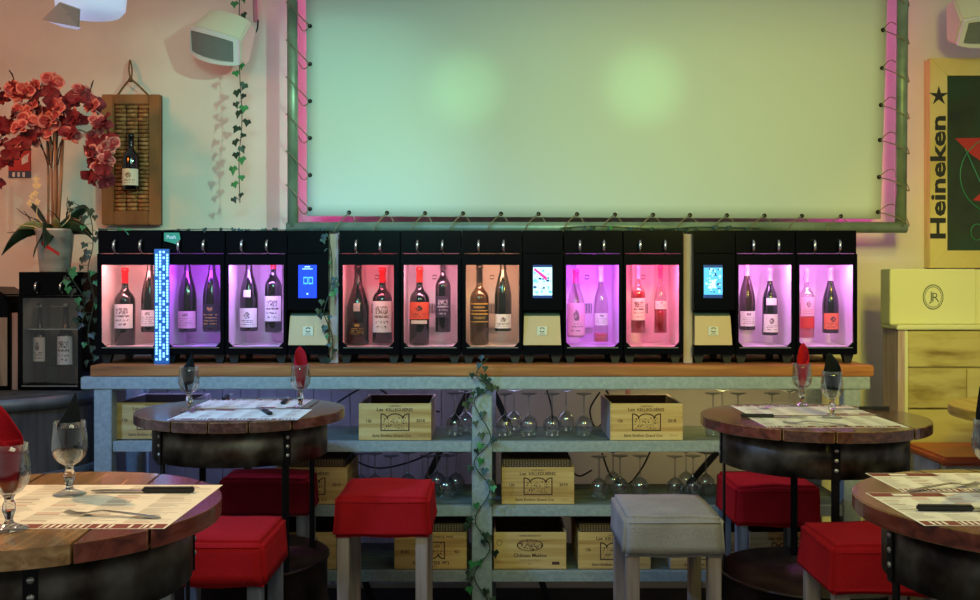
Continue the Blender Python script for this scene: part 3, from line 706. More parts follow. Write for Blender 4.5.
def crate_base(label, art, tray, year='2018', flip=False):
    t = thing('wine_crate', label, 'wooden crate', (0, 0, 0), group='wooden wine crates on the rack shelves')
    th = .009
    m = MB(); m.box(-CW/2, CW/2, 0, th, 0, CH); m.build('front_board', 'crate_pine', t, bevel=.001, seg=1)
    m = MB().box(-CW/2, -CW/2+th, th+.0003, CD, 0, CH).box(CW/2-th, CW/2, th+.0003, CD, 0, CH).box(-CW/2+th+.0003, CW/2-th-.0003, CD-th, CD, 0, CH).box(-CW/2+th+.0003, CW/2-th-.0003, th+.0003, CD-th-.0003, 0, th)
    m.build('box_sides', 'crate_pine' if tray else 'bench_side', t)
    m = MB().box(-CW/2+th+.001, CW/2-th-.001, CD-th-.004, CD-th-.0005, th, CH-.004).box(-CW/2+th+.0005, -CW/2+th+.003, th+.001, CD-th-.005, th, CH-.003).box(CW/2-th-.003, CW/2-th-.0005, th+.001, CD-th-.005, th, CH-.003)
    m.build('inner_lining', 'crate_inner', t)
    p = MB(); em = MB(); nl = MB(); y = -.0006; cz = CH/2
    if art == 'arch':
        p.text('CHÂTEAU', 0, y, CH*.9, .0115, 0, bold=.005); p.text('Les', -.064, y, CH*.79, .021, 0, bold=.015); p.text('KELLEGUIÈRES', .018, y, CH*.79, .018, 0, bold=.015)
        arch_emblem(em, 0, y, cz*.98, .118, .07, 0)
        p.text('Saint Emilion Grand Cru', -.015, y, CH*.09, .0165, 0, bold=.015, italic=.1); p.text('750 ml', .115, y, CH*.1, .011, 2)
        p.text('12b', -.112, y, cz*.98, .017, 0, bold=.02); p.text(year, .108, y, cz*.98, .018, 0, bold=.02)
    else:
        p.text('GRAND BORDEAUX', 0, y, CH*.89, .010, 0, bold=.005)
        n = 28
        for k in range(n):
            a0, a1 = 2*math.pi*k/n, 2*math.pi*(k+1)/n
            for r0, r1 in ((.9, 1.0),):
                em.add([(math.cos(a0)*.056*r0, y, CH*.65+math.sin(a0)*.025*r0), (math.cos(a1)*.056*r0, y, CH*.65+math.sin(a1)*.025*r0), (math.cos(a1)*.056*r1, y, CH*.65+math.sin(a1)*.025*r1), (math.cos(a0)*.056*r1, y, CH*.65+math.sin(a0)*.025*r1)], [(0, 1, 2, 3)], 0)
        rr = random.Random(9)
        for k in range(110):
            u, v = rr.uniform(-.95, .95), rr.uniform(-.95, .9)
            if u*u+v*v > .85: continue
            s_ = rr.uniform(.0015, .005); x_, z_ = u*.054, CH*.65+v*.023
            em.add([(x_-s_, y, z_-s_*.4), (x_+s_, y, z_-s_*.3), (x_+s_*.6, y, z_+s_*.5), (x_-s_, y, z_+s_*.4)], [(0, 1, 2, 3)], 0 if v < -.1 or rr.random() < .4 else 2)
        p.text('Château Malène', 0, y, CH*.33, .0215, 0, bold=.012); p.text('MIS EN BOUTEILLE', 0, y, CH*.215, .011, 2); p.text('2017', 0, y, CH*.12, .009, 2)
        em.box(.093, .125, y, -.0001, CH*.12, CH*.2, 0)
        for k in range(20):
            a0, a1 = 2*math.pi*k/20, 2*math.pi*(k+1)/20
            em.add([(-.13+math.cos(a0)*.010, y, CH*.72+math.sin(a0)*.01), (-.13+math.cos(a1)*.010, y, CH*.72+math.sin(a1)*.01), (-.13+math.cos(a1)*.012, y, CH*.72+math.sin(a1)*.012), (-.13+math.cos(a0)*.012, y, CH*.72+math.sin(a0)*.012)], [(0, 1, 2, 3)], 0)
    for sx in (-1, 1):
        for f in (.1, .35, .62, .9): nl.box(sx*(CW/2-.006)-.0012, sx*(CW/2-.006)+.0012, y, -.0001, CH*f-.0012, CH*f+.0012, 1)
    if flip:
        for v in p.v+em.v: v.x = -v.x; v.z = CH-v.z
    inks = ['ink_brown', 'ink_dark', 'ink_sepia']
    p.build('printed_lettering', inks, t); em.build('printed_emblem', inks, t); nl.build('nail_heads', inks, t)
    if tray:
        d = MB(); zt_ = CH+.03
        d.box(-CW/2+.004, CW/2-.012, th+.004, CD-.03, CH+.0005, zt_, 0)
        for i in range(24):
            for j in range(3):
                x_ = -CW/2+.012+i*.0117; z_ = CH+.006+j*.0095+(.002 if i % 2 else 0)
                d.box(x_-.0028, x_+.0028, th+.002, th+.0042, z_-.0025, z_+.0025, 1)
            for j in range(10):
                x_ = -CW/2+.012+i*.0117; y_ = th+.02+j*.03
                d.box(x_-.0035, x_+.0035, y_-.006, y_+.006, zt_, zt_+.001, 1)
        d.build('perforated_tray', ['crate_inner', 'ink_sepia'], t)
    return t
CY = CF+.035
kinds = {}
def crate(label, pxc, shelf, art='arch', tray=False, year='2018', flip=False, dy=0, rz=0):
    k = (art, tray, year, flip); loc = (PX(pxc, CY+dy), CY+dy, ZS[shelf]+.0005)
    if k not in kinds: t = crate_base(label, art, tray, year, flip); t.location = loc; t.rotation_euler.z = rz; kinds[k] = t
    else: t = dup(kinds[k], loc, rz, label)
    return t
crate('open pine wine crate alone on the top shelf, left of the ivy post', 395, 0)
crate('open pine wine crate on the top shelf right of the glasses', 646.5, 0)
crate('grey lit wine crate on the top shelf at the far left behind the bar table', 151, 0, dy=.03)
crate('wine crate with brown perforated tray on the middle shelf by the ivy post', 538, 1, tray=True, year='2019')
crate('wine crate with perforated tray on the middle shelf behind the left bar table', 311, 1, tray=True, year='2019')
crate('oval vineyard emblem wine crate with bold name on the bottom shelf', 530, 2, art='oval')
crate('wine crate on the bottom shelf partly behind the linen stool', 614.5, 2, tray=True, year='2019')
crate('wine crate on the bottom shelf seen between the linen stool legs', 707, 2)
crate('wine crate on the bottom shelf behind the right bar table base', 786, 2)
crate('upside down wine crate on the bottom shelf behind the centre red stool', 430.5, 2, tray=True, flip=True)
crate('wine crate on the bottom shelf left of the centre red stool', 300, 2)

# ------------------------------------------------------------------ glasses
def goblet_base():
    t = thing('goblet', 'x', 'glass', (0, 0, 0))
    H = .158; sc_ = H/.158
    bowl = [(.0, .062), (.012, .064), (.024, .072), (.033, .084), (.037, .100), (.0362, .120), (.0335, .140), (.0325, .158), (.0313, .158), (.0322, .140), (.0347, .120), (.0352, .101), (.031, .086), (.022, .075), (.010, .068), (0, .067)]
    MB().lathe(bowl, n=28).build('bowl', 'goblet_glass', t)
    stem = [(0, .0), (.034, .0), (.034, .002), (.022, .006), (.010, .012), (.007, .018), (.009, .026), (.0125, .036), (.012, .046), (.008, .055), (.009, .060), (.012, .0635), (0, .0638)]
    MB().lathe(stem[:5], n=28).build('foot', 'goblet_glass', t)
    MB().lathe([(0, .0122)]+stem[4:], n=8, smooth=False).build('stem', 'solid_glass', t)
    return t
def napkin_mb(h, r0, r1, lean, seed=0, low=.5, turns=1.35):
    """square of cloth rolled into a slanting open cone, point down in the glass"""
    mb = MB(); n = 40; m_ = 14; vs = []
    for j in range(m_+1):
        v = j/m_
        for i in range(n+1):
            u = i/n; a = u*2*math.pi*turns
            ht = low+(1-low)*(.5+.5*math.cos(a-2.4)) if u < .75 else low+(1-low)*(.5+.5*math.cos(.75*2*math.pi*turns-2.4))*(1-(u-.75)*1.5)
            q = v*ht
            rad = r0+(r1-r0)*min(1, q*2.0)**.8-.35*r1*max(0, q-.62)/.38-.0045*u
            rad += .0022*math.sin(a*3+seed)*q
            vs.append((rad*math.cos(a)+lean[0]*q, rad*math.sin(a)*.75+lean[1]*q, h*q))
    fs = [(j*(n+1)+i, j*(n+1)+i+1, (j+1)*(n+1)+i+1, (j+1)*(n+1)+i) for j in range(m_) for i in range(n)]
    return mb.add(vs, fs, 0, True)
TZ = 1.048
def napkin(label, mat, px, py, D, h, r1, lean, seed, rz=0, r0=.012):
    mb = napkin_mb(h, r0, r1, lean, seed)
    p = Vector((PX(px, D), D, TZ+.069+.0015))
    o = mb.build('napkin', mat); o.location = p; o.rotation_euler.z = rz
    md = o.modifiers.new('s', 'SOLIDIFY'); md.thickness = .0012
    return tag(o, label, 'napkin', 'napkins folded into the goblets')
gob = goblet_base()
def goblet(label, px, pbase, first=[True]):
    D = .452/(pbase-HZ)*F; loc = (PX(px, D), D, TZ+.0012)
    if first[0]: gob.location = loc; gob['label'] = label; gob['group'] = 'goblets on the bar tables'; first[0] = False
    else: dup(gob, loc, 0, label, 'goblets on the bar tables')
    return D
D = goblet('clear goblet with black napkin on the front left bar table', 69.5, 495)
napkin('black napkin standing in the goblet on the front left bar table', 'napkin_black', 69.5, 0, D, .150, .029, (.006, .0), 1, rz=-2.0)
D = goblet('goblet with red napkin at the left edge of the front left table', 9, 530)
napkin('red napkin fanned in the goblet at the left photo edge', 'napkin_red', 9, 0, D, .165, .030, (-.012, .0), 2, rz=.3)
D = goblet('goblet with black napkin on the back left bar table', 189, 411)
napkin('black napkin in the goblet on the back left bar table', 'napkin_black', 189, 0, D, .140, .029, (.006, 0), 3, rz=-2.2)
D = goblet('goblet with red napkin on the back left bar table', 300.5, 408)
napkin('red napkin in the goblet on the back left bar table', 'napkin_red', 300.5, 0, D, .155, .029, (0, 0), 4, rz=-.6)
D = goblet('goblet with red napkin on the back right bar table', 802, 406)
napkin('red napkin in the goblet on the back right bar table', 'napkin_red', 802, 0, D, .165, .029, (.008, 0), 5, rz=-1.4)
D = goblet('goblet with black napkin on the back right bar table', 832, 418)
napkin('black napkin in the goblet on the back right bar table', 'napkin_black', 832, 0, D, .15, .030, (0, 0), 6, rz=-.8)
D = goblet('goblet with black napkin cut off by the right photo edge', 990, 492)
napkin('black napkin in the goblet cut off by the right photo edge', 'napkin_black', 990, 0, D, .16, .029, (-.004, 0), 7, rz=.2)

wg = thing('wine_glass', 'x', 'wine glass', (0, 0, 0), group='upturned wine glasses on the rack shelves')
# upside-down: rim at z=0
MB().lathe([(.028, 0), (.034, .02), (.0375, .04), (.037, .058), (.031, .074), (.018, .086), (.006, .092), (.0038, .10), (.0036, .165), (.005, .172), (.0, .175)], n=22).build('bowl', 'rack_glass', wg)
MB().lathe([(0, .1745), (.008, .175), (.02, .179), (.0345, .183), (.0345, .185), (0, .185)], n=22).build('foot', 'rack_glass', wg)
used = [False]
def wglass(px, shelf, dy, label, s=1):
    D = CF+dy; loc = (PX(px, D), D, ZS[shelf]+.0006)
    if not used[0]: wg.location = loc; wg['label'] = label; wg.scale = (s, s, s); used[0] = True
    else: dup(wg, loc, 0, label, scale=s)
for grp, pts, sh in (
    ('on the top shelf left of the ivy post', [(455, .14), (466, .24)], 0),
    ('just right of the ivy post, top shelf', [(505, .12), (514, .28), (529, .12)], 0),
    ('of three next to the top right crate', [(552, .12), (566, .27), (584, .12)], 0),
    ('on the top shelf behind the back right bar table', [(713, .14), (722, .28), (738, .14), (772, .14), (790, .24)], 0),
    ('on the middle shelf above the centre red stool', [(361, .2), (375, .2), (391, .14), (408, .22), (428, .14), (437, .27), (447, .14), (456, .24)], 1),
    ('on the middle shelf behind the linen stool', [(599, .12), (613, .27), (620, .14), (640, .14)], 1),
    ('on the middle shelf right of the linen stool', [(675, .13), (686, .27), (693, .14), (706, .22)], 1)):
    n = len(pts)
    srt = sorted(range(n), key=lambda i: pts[i][0])
    words = ['leftmost', 'second from left', 'third from left', 'fourth from left', 'fifth from left', 'sixth from left', 'seventh from left', 'rightmost']
    for rank, i in enumerate(srt):
        wd = 'rightmost' if rank == n-1 else words[rank]
        wglass(pts[i][0], sh, pts[i][1], '%s upturned wine glass %s' % (wd, grp), 1.02)

# ------------------------------------------------------------------ round bar tables
def clip_poly(poly, a, b, c):           # keep a*x+b*y<=c
    out = []
    for i in range(len(poly)):
        p, q = poly[i], poly[(i+1) % len(poly)]; dp, dq = a*p[0]+b*p[1]-c, a*q[0]+b*q[1]-c
        if dp <= 0: out.append(p)
        if (dp < 0 < dq) or (dq < 0 < dp):
            t_ = dp/(dp-dq); out.append((p[0]+(q[0]-p[0])*t_, p[1]+(q[1]-p[1])*t_))
    return out
def bar_table(label, cx, cy, r, cuts, boards, ang0, theta=0, rivs=(0, 1, 2, 3), mats=('top_ochre', 'top_red', 'top_brown'), thick=.036, rr_=.31):
    t = thing('bar_table', label, 'bar table', (cx, cy, 0), group='round bar tables on steel drum bases')
    top = MB(); circ = [(r*math.cos(2*math.pi*k/72), r*math.sin(2*math.pi*k/72)) for k in range(72)]
    d = (math.cos(theta), math.sin(theta)); ed = [-r-.1]+list(cuts)+[r+.1]
    for k in range(len(ed)-1):
        g = .0025
        pl = clip_poly(circ, d[0], d[1], ed[k+1]-g); pl = clip_poly(pl, -d[0], -d[1], -(ed[k]+g))
        if len(pl) > 2: top.prism_z(pl, TZ-thick, TZ-.0001*(k % 2), boards[k])
    top.build('tabletop', list(mats), t, bevel=.0025, seg=2)
    z1, z0 = TZ-thick-.0005, TZ-thick-.125
    MB().lathe([(rr_-.004, z0), (rr_, z0), (rr_, z1), (rr_-.004, z1), (rr_-.004, z0)], n=64).build('drum_band', 'band_steel', t)
    MB().lathe([(0, z1-.02), (rr_-.005, z1-.02), (rr_-.005, z1), (0, z1)], n=40, smooth=False).build('under_board', 'bar_iron', t)
    bz = .515
    base = MB().lathe([(0, 0), (.295, 0), (.31, .01), (.31, .17), (.317, .18), (.31, .19), (.31, .33), (.317, .34), (.31, .35), (.31, bz-.012), (.318, bz-.008), (.318, bz), (.308, bz), (.306, bz-.028), (0, bz-.03)], n=64)
    base.build('drum_base', 'barrel_steel', t)
    for q in range(4):
        a = ang0+q*math.pi/2; ca, sa = math.cos(a), math.sin(a)
        M = Matrix.Rotation(a, 4, 'Z'); m = MB()
        m.box(rr_+.0006, rr_+.0055, -.0125, .0125, z0-.005, z1-.002).box(rr_-.012, rr_-.005, -.0125, .0125, bz-.028, z0+.06).xf(M)
        leg = m.build('leg', 'bar_iron', t)
        if q in rivs:
            for k in range(3):
                p = M @ Vector((rr_+.0058, 0, z0+.03+k*.031)); rv = MB()
                rv.lathe([(.0, -.001), (.0075, -.001), (.006, .002), (.002, .0035), (0, .0037)], n=10)
                rv.xf(Matrix.Translation(p) @ M @ Matrix.Rotation(math.pi/2, 4, 'Y')); rv.build('rivet', 'rivet', leg)
    return t
rd = math.radians
T1, T2, T3, T4, T5 = (-.907, 3.65), (1.114, 3.45), (-.934, 2.054), (1.148, 2.084), (2.13, 3.67)
bar_table('round plank bar table at the back left with goblets and paper mats', *T1, .373, (-.15, -.02, .11, .24), (2, 2, 2, 2, 1), rd(-47))
bar_table('round plank bar table at the back right in front of the bench', *T2, .38, (-.2, -.05, .22), (1, 2, 2, 2), rd(-95))
bar_table('round plank bar table nearest on the left with white printed menu', *T3, .37, (-.1, .175, .285), (0, 0, 1, 1), rd(-67), theta=-.09*-1)
bar_table('round plank bar table nearest on the right, cut by the photo edge', *T4, .37, (-.12, .0, .13), (1, 1, 1, 1), rd(180), theta=.3)
bar_table('pale yellow topped bar table at the right edge by the bench', *T5, .41, (-.1, .1), (0, 0, 0), rd(20), mats=('top_pale', 'top_pale', 'top_pale'))

# menus
def menu(label, x0, x1, y0, y1, seed, rz=0, blocks=True, zoff=0):
    rr = random.Random(seed); w_, h_ = x1-x0, y1-y0; cx, cy = (x0+x1)/2, (y0+y1)/2
    t = thing('paper_placemat', label, 'placemat', (cx, cy, TZ+.0002+zoff), rz, 'printed paper menu placemats on the bar tables')
    MB().box(-w_/2, w_/2, -h_/2, h_/2, 0, .0005).build('sheet', 'paper_white', t)
    p = MB(); z = .0007
    def q(a, b, c, d, mi, zz=z): p.add([(a, c, zz), (b, c, zz), (b, d, zz), (a, d, zz)], [(0, 1, 2, 3)], mi)
    cols = 6; cw = w_/cols
    if blocks:
        xx = -w_/2+.004
        while xx < w_/2-.03:
            ww = rr.uniform(.03, .08); ww = min(ww, w_/2-.004-xx)
            q(xx, xx+ww, -h_/2+.002, -h_/2+.036, 0)
            for k in range(4): q(xx+.004+k*.012, xx+.010+k*.012, -h_/2+.006, -h_/2+.032, 4, z+.0002) if xx+.01+k*.012 < xx+ww and rr.random() < .8 else None
            xx += ww+.003
        q(-w_/2+.003, -w_/2+.16, h_/2-.04, h_/2-.003, 1 if seed == 1 else 0); q(-w_/2+.05, -w_/2+.09, h_/2-.032, h_/2-.012, 4, z+.0002)
    yb = -h_/2+.045
    for c in range(cols):
        a = -w_/2+c*cw+.006; y = h_/2-.012 if (c > 1 or not blocks) else h_/2-.05
        while y > yb:
            if rr.random() < .12: q(a, a+cw*.5, y-.004, y, rr.choice([0, 0, 1])); y -= .011
            elif rr.random() < .08: y -= .008
            else:
                q(a, a+(cw-.012)*rr.uniform(.4, 1), y-.0012, y, 2 if rr.random() < .5 else 3); y -= .0072
    p.build('print', ['print_maroon', 'print_orange', 'print_grey', 'print_dark', 'paper_white'], t)
    return t
menu('large white printed menu mat with red border on the front left table', -1.205, -.603, 1.852, 2.258, 1, rz=-.0)
menu('front printed paper mat on the back left bar table', -1.08, -.645, 3.345, 3.63, 2)
menu('rear printed paper mat on the back left bar table', -1.10, -.70, 3.66, 3.945, 3, rz=math.pi)
menu('front printed paper mat on the back right bar table', .88, 1.33, 3.17, 3.45, 4)
menu('rear printed paper mat on the back right bar table', .90, 1.34, 3.475, 3.75, 5, rz=math.pi)
menu('front cream printed mat on the nearest right bar table', .815, 1.235, 1.876, 2.172, 6)
menu('rear maroon bordered mat on the nearest right bar table',   .90, 1.30, 2.18, 2.40, 7, rz=.0, zoff=0)

# cutlery
def knife_base():
    t = thing('knife', 'x', 'knife', (0, 0, 0))
    m = MB(); m.prism_z([(0, -.009), (.105, -.0095), (.11, -.006), (.112, .004), (.108, .0095), (0, .008)], 0, .012)
    m.build('handle', 'black_plastic', t, bevel=.003)
    m = MB(); m.prism_z([(-.002, -.007), (-.002, .006), (-.06, .008), (-.095, .006), (-.112, -.003), (-.1, -.008), (-.05, -.008)], .003, .0052)
    m.build('blade', 'steel', t); return t
def fork_base():
    t = thing('fork', 'x', 'fork', (0, 0, 0)); m = MB()
    def strip(pts, w0s):
        vs = []; 
        for (x_, z_), w_ in zip(pts, w0s): vs += [(x_, -w_, z_), (x_, w_, z_), (x_, w_, z_+.0018), (x_, -w_, z_+.0018)]
        fs = [(0, 1, 2, 3)]
        for k in range(len(pts)-1):
            o_ = 4*k
            for j in range(4): fs.append((o_+j, o_+4+j, o_+4+(j+1) % 4, o_+(j+1) % 4))
        fs.append(tuple(range(4*len(pts)-1, 4*len(pts)-5, -1))); return vs, fs
    vs, fs = strip([(.1, .0), (.09, .001), (.04, .006), (-.02, .010), (-.045, .006), (-.06, .002)], [.006, .007, .005, .003, .006, .011]); m.add(vs, fs, 0)
    m.build('handle', 'steel', t)
    for k in range(4):
        y_ = -.0095+k*.0063; m2 = MB(); vs, fs = strip([(-.06, .002), (-.08, .002), (-.1, .006)], [.0015, .0014, .0008])
        m2.add([(a, b+y_, c) for a, b, c in vs], fs).build('tine', 'steel', t)
    return t
kb = knife_base(); fb = fork_base(); ku = [0]; fu = [0]
def lay(kind, label, px, py, px2, py2, dz=.0013):
    """from screen point of handle junction towards handle end"""
    def w(a, b_): D = .452/(b_-HZ)*F; return Vector((PX(a, D), D, 0))
    a, b_ = w(px, py), w(px2, py2); rz = math.atan2((b_-a).y, (b_-a).x); loc = (a.x, a.y, TZ+dz)
    src, u = (kb, ku) if kind == 'k' else (fb, fu)
    g = 'black handled knives laid on the tables' if kind == 'k' else 'steel forks laid on the tables'
    if not u[0]: src.location = loc; src.rotation_euler.z = rz; src['label'] = label; src['group'] = g; u[0] = 1
    else: dup(src, loc, rz, label, g)
lay('k', 'black handled knife on the front left table menu', 143, 493, 192, 493)
lay('f', 'steel fork lying on the front left table menu', 112, 517, 170, 519.5)
lay('k', 'black handled knife pointing away on the front mat, back left table', 264, 412, 274, 418)
lay('k', 'black handled knife left of the goblets on the back left table', 228, 397.5, 213, 407)
lay('k', 'black handled knife beside the red napkin goblet, back left table', 286, 401.5, 276, 412)
lay('f', 'steel fork near the left rim of the back left bar table', 195, 410, 187, 417)
lay('k', 'black handled knife at the left of the back right table', 774, 418, 742, 417.5)
lay('k', 'black handled knife at the far right of the back right table', 859, 410, 890, 410)
lay('f', 'steel fork beside the red napkin goblet, back right table', 776, 408, 800, 405)
lay('f', 'steel fork near the front rim of the back right bar table', 815, 425, 845, 426)
lay('k', 'black handled knife on the nearest right bar table', 973, 511.5, 920, 511)
lay('f', 'steel fork across the two mats on the nearest right table', 945, 489, 900, 493)

# ------------------------------------------------------------------ stools
def stool(label, cx, cy, w_, d_, ztop, hc, mat, legm, rz=0, flare=.006, seed=1, group='square stools with cloth slipcovers'):
    t = thing('bar_stool', label, 'stool', (cx, cy, 0), rz, group)
    bm = bmesh.new(); bmesh.ops.create_cube(bm, size=1)
    bmesh.ops.scale(bm, vec=(w_, d_, hc), verts=bm.verts)
    bmesh.ops.bevel(bm, geom=list(bm.edges), offset=.010, segments=2, affect='EDGES')
    bmesh.ops.subdivide_edges(bm, edges=list(bm.edges), cuts=3, use_grid_fill=True)
    bmesh.ops.subdivide_edges(bm, edges=[e for e in bm.edges if e.calc_length() > .03], cuts=2, use_grid_fill=True)
    for v in bm.verts:
        k = (hc/2-v.co.z)/hc
        v.co.x *= 1+flare/w_*2*k; v.co.y *= 1+flare/d_*2*k
        n_ = noise.noise(v.co*7+Vector((seed*3, 0, 0))); n2 = noise.noise(v.co*19+Vector((0, seed*5, 0)))
        side = Vector((v.co.x/w_, v.co.y/d_, 0))
        v.co += side*(n_*.014*k+n2*.003)
        if v.co.z > hc/2-.02: v.co.z += n_*.006+.002*(1-min(1, (abs(v.co.x)/w_*2)**2))
        if v.co.z < -hc/2+.02: v.co.z += n_*.012
        v.co.z += ztop-hc/2
    me = bpy.data.meshes.new('slipcover'); bm.to_mesh(me); bm.free(); me.materials.append(MATS[mat])
    for p in me.polygons: p.use_smooth = True
    o = bpy.data.objects.new('slipcover', me); C.objects.link(o); o.parent = t
    # stitched seam just below the top edge
    x_, y_ = w_/2+.0015, d_/2+.0015; z_ = ztop-.019; m = MB()
    m.tube([(-x_+.012, -y_, z_), (x_-.012, -y_, z_)], .0022, 6).tube([(-x_, -y_+.012, z_), (-x_, y_-.012, z_)], .0022, 6).tube([(x_, -y_+.012, z_), (x_, y_-.012, z_)], .0022, 6)
    m.build('seam', mat, o)
    lw = .042; zl = ztop-hc+.025
    for sx in (-1, 1):
        for sy in (-1, 1):
            lx, ly = sx*(w_/2-lw/2-.006), sy*(d_/2-lw/2-.006)
            MB().box(lx-lw/2, lx+lw/2, ly-lw/2, ly+lw/2, 0, zl).build('leg', legm, t, bevel=.003)
    for sy in (-1, 1): MB().box(-w_/2+lw+.008, w_/2-lw-.008, sy*(d_/2-lw/2-.006)-.01, sy*(d_/2-lw/2-.006)+.01, .2, .235).build('stretcher', legm, t)
    for sx in (-1, 1): MB().box(sx*(w_/2-lw/2-.006)-.01, sx*(w_/2-lw/2-.006)+.01, -d_/2+lw+.008, d_/2-lw-.008, .26, .295).build('stretcher', legm, t)
    return t
def stool_px(label, xl, xr, yf, ztop, d_, hpx, mat, legm, **k):
    Df = (EYE-ztop)/(yf-HZ)*F; w_ = (xr-xl)*Df/F; hc = hpx*Df/F
    return stool(label, PX((xl+xr)/2, Df), Df+d_/2, w_, d_, ztop, hc, mat, legm, **k)
stool_px('bright red slipcovered stool between the two left bar tables', 153, 263, 541, .765, .32, 47, 'fabric_red', 'leg_grey', seed=1, flare=.010)
stool_px('dark red slipcovered stool behind the back left bar table', 219, 308, 479, .729, .215, 38, 'fabric_wine', 'leg_grey', seed=2)
stool_px('red slipcovered stool on pale wooden legs at the centre', 335, 429, 497, .76, .34, 41, 'fabric_red', 'leg_wood', seed=3, flare=.009)
stool_px('grey linen slipcovered stool right of centre', 625, 724, 517, .76, .36, 41, 'fabric_linen', 'leg_wood', seed=4)
stool_px('red slipcovered stool behind the back right bar table', 736, 820, 486.5, .736, .32, 40, 'fabric_red', 'leg_grey', seed=5)
stool_px('red slipcovered stool between the two right bar tables', 834, 948, 546, .78, .30, 51, 'fabric_red', 'leg_wood', seed=6, flare=.010)

# ------------------------------------------------------------------ cork board with bottle
WD = 4.90
t = thing('cork_board', 'wooden framed board of wine corks hanging by the orchid', 'cork board', P(132, 225, WD))
X0, X1, ZA, ZC = PX(103, WD), PX(161, WD), PZ(225, WD), PZ(95, WD)
a, b, c, d = PX(115, WD), PX(150, WD), PZ(211, WD), PZ(105, WD)
MB().box(X0, X1, WD+.012, WD+.022, ZA, ZC).build('backing', 'cork_gap', t, world=True)
for bx in ((X0, a, ZA, ZC), (b, X1, ZA, ZC), (a+.0005, b-.0005, d, ZC), (a+.0005, b-.0005, ZA, c)):
    MB().box(bx[0], bx[1], WD-.02, WD+.0115, bx[2], bx[3]).build('frame_board', 'frame_wood', t, world=True, bevel=.004)
rows = 26; rh = (d-c)/rows; cwid = (b-a)/3
ck = MB().tube([(-cwid/2+.003, 0, 0), (cwid/2-.003, 0, 0)], rh*.46, 10).build('cork', 'cork', t)
for r_ in range(rows):
    for q in range(3):
        off = (R.random()-.5)*.004
        p = Vector((a+cwid*(q+.5)+off, WD+.001, c+rh*(r_+.5)))-ORG[t.name]
        if r_ == 0 and q == 0: ck.location = p
        else: o = ck.copy(); C.objects.link(o); o.parent = t; o.location = p
m = MB().tube(catmull([P(117, 96, WD-.012), P(124, 86, WD-.014), P(130, 79, WD-.016)], 4), .005, 7).tube(catmull([P(149, 96, WD-.012), P(139, 86, WD-.014), P(131, 79, WD-.016)], 4), .005, 7)
m.tube(catmull([P(130.5, 80, WD-.02), P(129, 70, WD-.006), P(130, 60, WD+.03), P(132, 70, WD-.004), P(131, 80, WD-.02)], 5), .004, 7)
for i in range(3): m.tube([P(130.5, 80, WD-.018)+Vector((math.cos(k*.7)*.008, math.sin(k*.7)*.006, (i-1)*.006)) for k in range(9)], .0035, 6)
m.build('hanging_cord', 'rope_brown', t, world=True)
D6 = WD-.045
make_bottle('black wine bottle with cream label mounted on the cork board', 'bord', (PX(131, D6), D6, PZ(190, D6)), .272, .04, 'bottle_black', 'cap_black', [(.02, .10, 'cream', 'crest', 1.3)])

# ------------------------------------------------------------------ speakers
def speaker(label, c, rot, s=1):
    t = thing('wall_speaker', label, 'speaker', c, 0, 'cream wall speakers'); t.rotation_euler = rot; t.scale = (s, s, s)
    W = .13; prof = [(0.02, .13), (-.08, .155), (-.165, .045), (-.105, -.08), (.0, -.06)]
    nx = 10; vs = []; 
    for i in range(nx+1):
        u = -1+2*i/nx; bend = .028*u*u; k_ = 1-.10*abs(u)**4
        for (y_, z_) in prof: vs.append((u*W*(.86 if z_ > .1 else 1), y_*k_+bend if y_ < -.01 else y_, z_*k_+(.018*u*u if z_ < 0 else 0)))
    n = 5; fs = [tuple(range(n)), tuple(range((nx+1)*n-1, nx*n-1, -1))]
    for i in range(nx):
        for j in range(n): fs.append((i*n+j, i*n+n+j, i*n+n+(j+1) % n, i*n+(j+1) % n))
    MB().add(vs, fs, 0).build('body', 'speaker_cream', t, bevel=.008, seg=3, smooth_all=False)
    # bezel and grille on face between prof[2] and prof[3]
    def face(u, v, out):
        bend = .028*u*u; k_ = 1-.10*abs(u)**4
        y_ = (prof[2][0]+(prof[3][0]-prof[2][0])*v)*k_+bend; z_ = (prof[2][1]+(prof[3][1]-prof[2][1])*v)*k_+(.018*u*u*v)
        nv = Vector((0, -.125, -.06)).normalized()
        return Vector((u*W, y_, z_))+nv*out
    g = MB(); b_ = MB(); N_ = 12
    for i in range(N_):
        u0, u1 = -.86+1.72*i/N_, -.86+1.72*(i+1)/N_
        g.add([face(u0, .12, .008), face(u1, .12, .008), face(u1, .88, .008), face(u0, .88, .008)], [(3, 2, 1, 0)], 0, True)
        for v0, v1 in ((-.02, .11), (.89, 1.02)):
            b_.add([face(u0, v0, .0), face(u1, v0, 0), face(u1, v1, 0), face(u0, v1, 0), face(u0, v0, .014), face(u1, v0, .014), face(u1, v1, .014), face(u0, v1, .014)], [(4, 5, 6, 7)[::-1], (0, 1, 5, 4), (2, 3, 7, 6)], 0)
    for s0, s1 in ((-.98, -.86), (.86, .98)):
        b_.add([face(s0, -.02, 0), face(s1, -.02, 0), face(s1, 1.02, 0), face(s0, 1.02, 0), face(s0, -.02, .014), face(s1, -.02, .014), face(s1, 1.02, .014), face(s0, 1.02, .014)], [(7, 6, 5, 4), (0, 3, 7, 4), (1, 5, 6, 2), (0, 4, 5, 1), (3, 2, 6, 7)], 0)
    g.build('grille', 'speaker_grille', t); b_.build('bezel', 'speaker_white', t)
    MB().bar((0, .0, .03), (0, .12, .05), .04, .03).build('bracket', 'black_plastic', t)
speaker('cream wall speaker with grey grille above the cork board and ivy', tuple(P(227, 49, 4.78)), (rd(0), rd(17), rd(-16)), 1.05)
speaker('cream wall speaker at the top right corner above the gold sign', tuple(P(972, 30, 4.72)), (rd(8), rd(-8), rd(8)), 1.05)
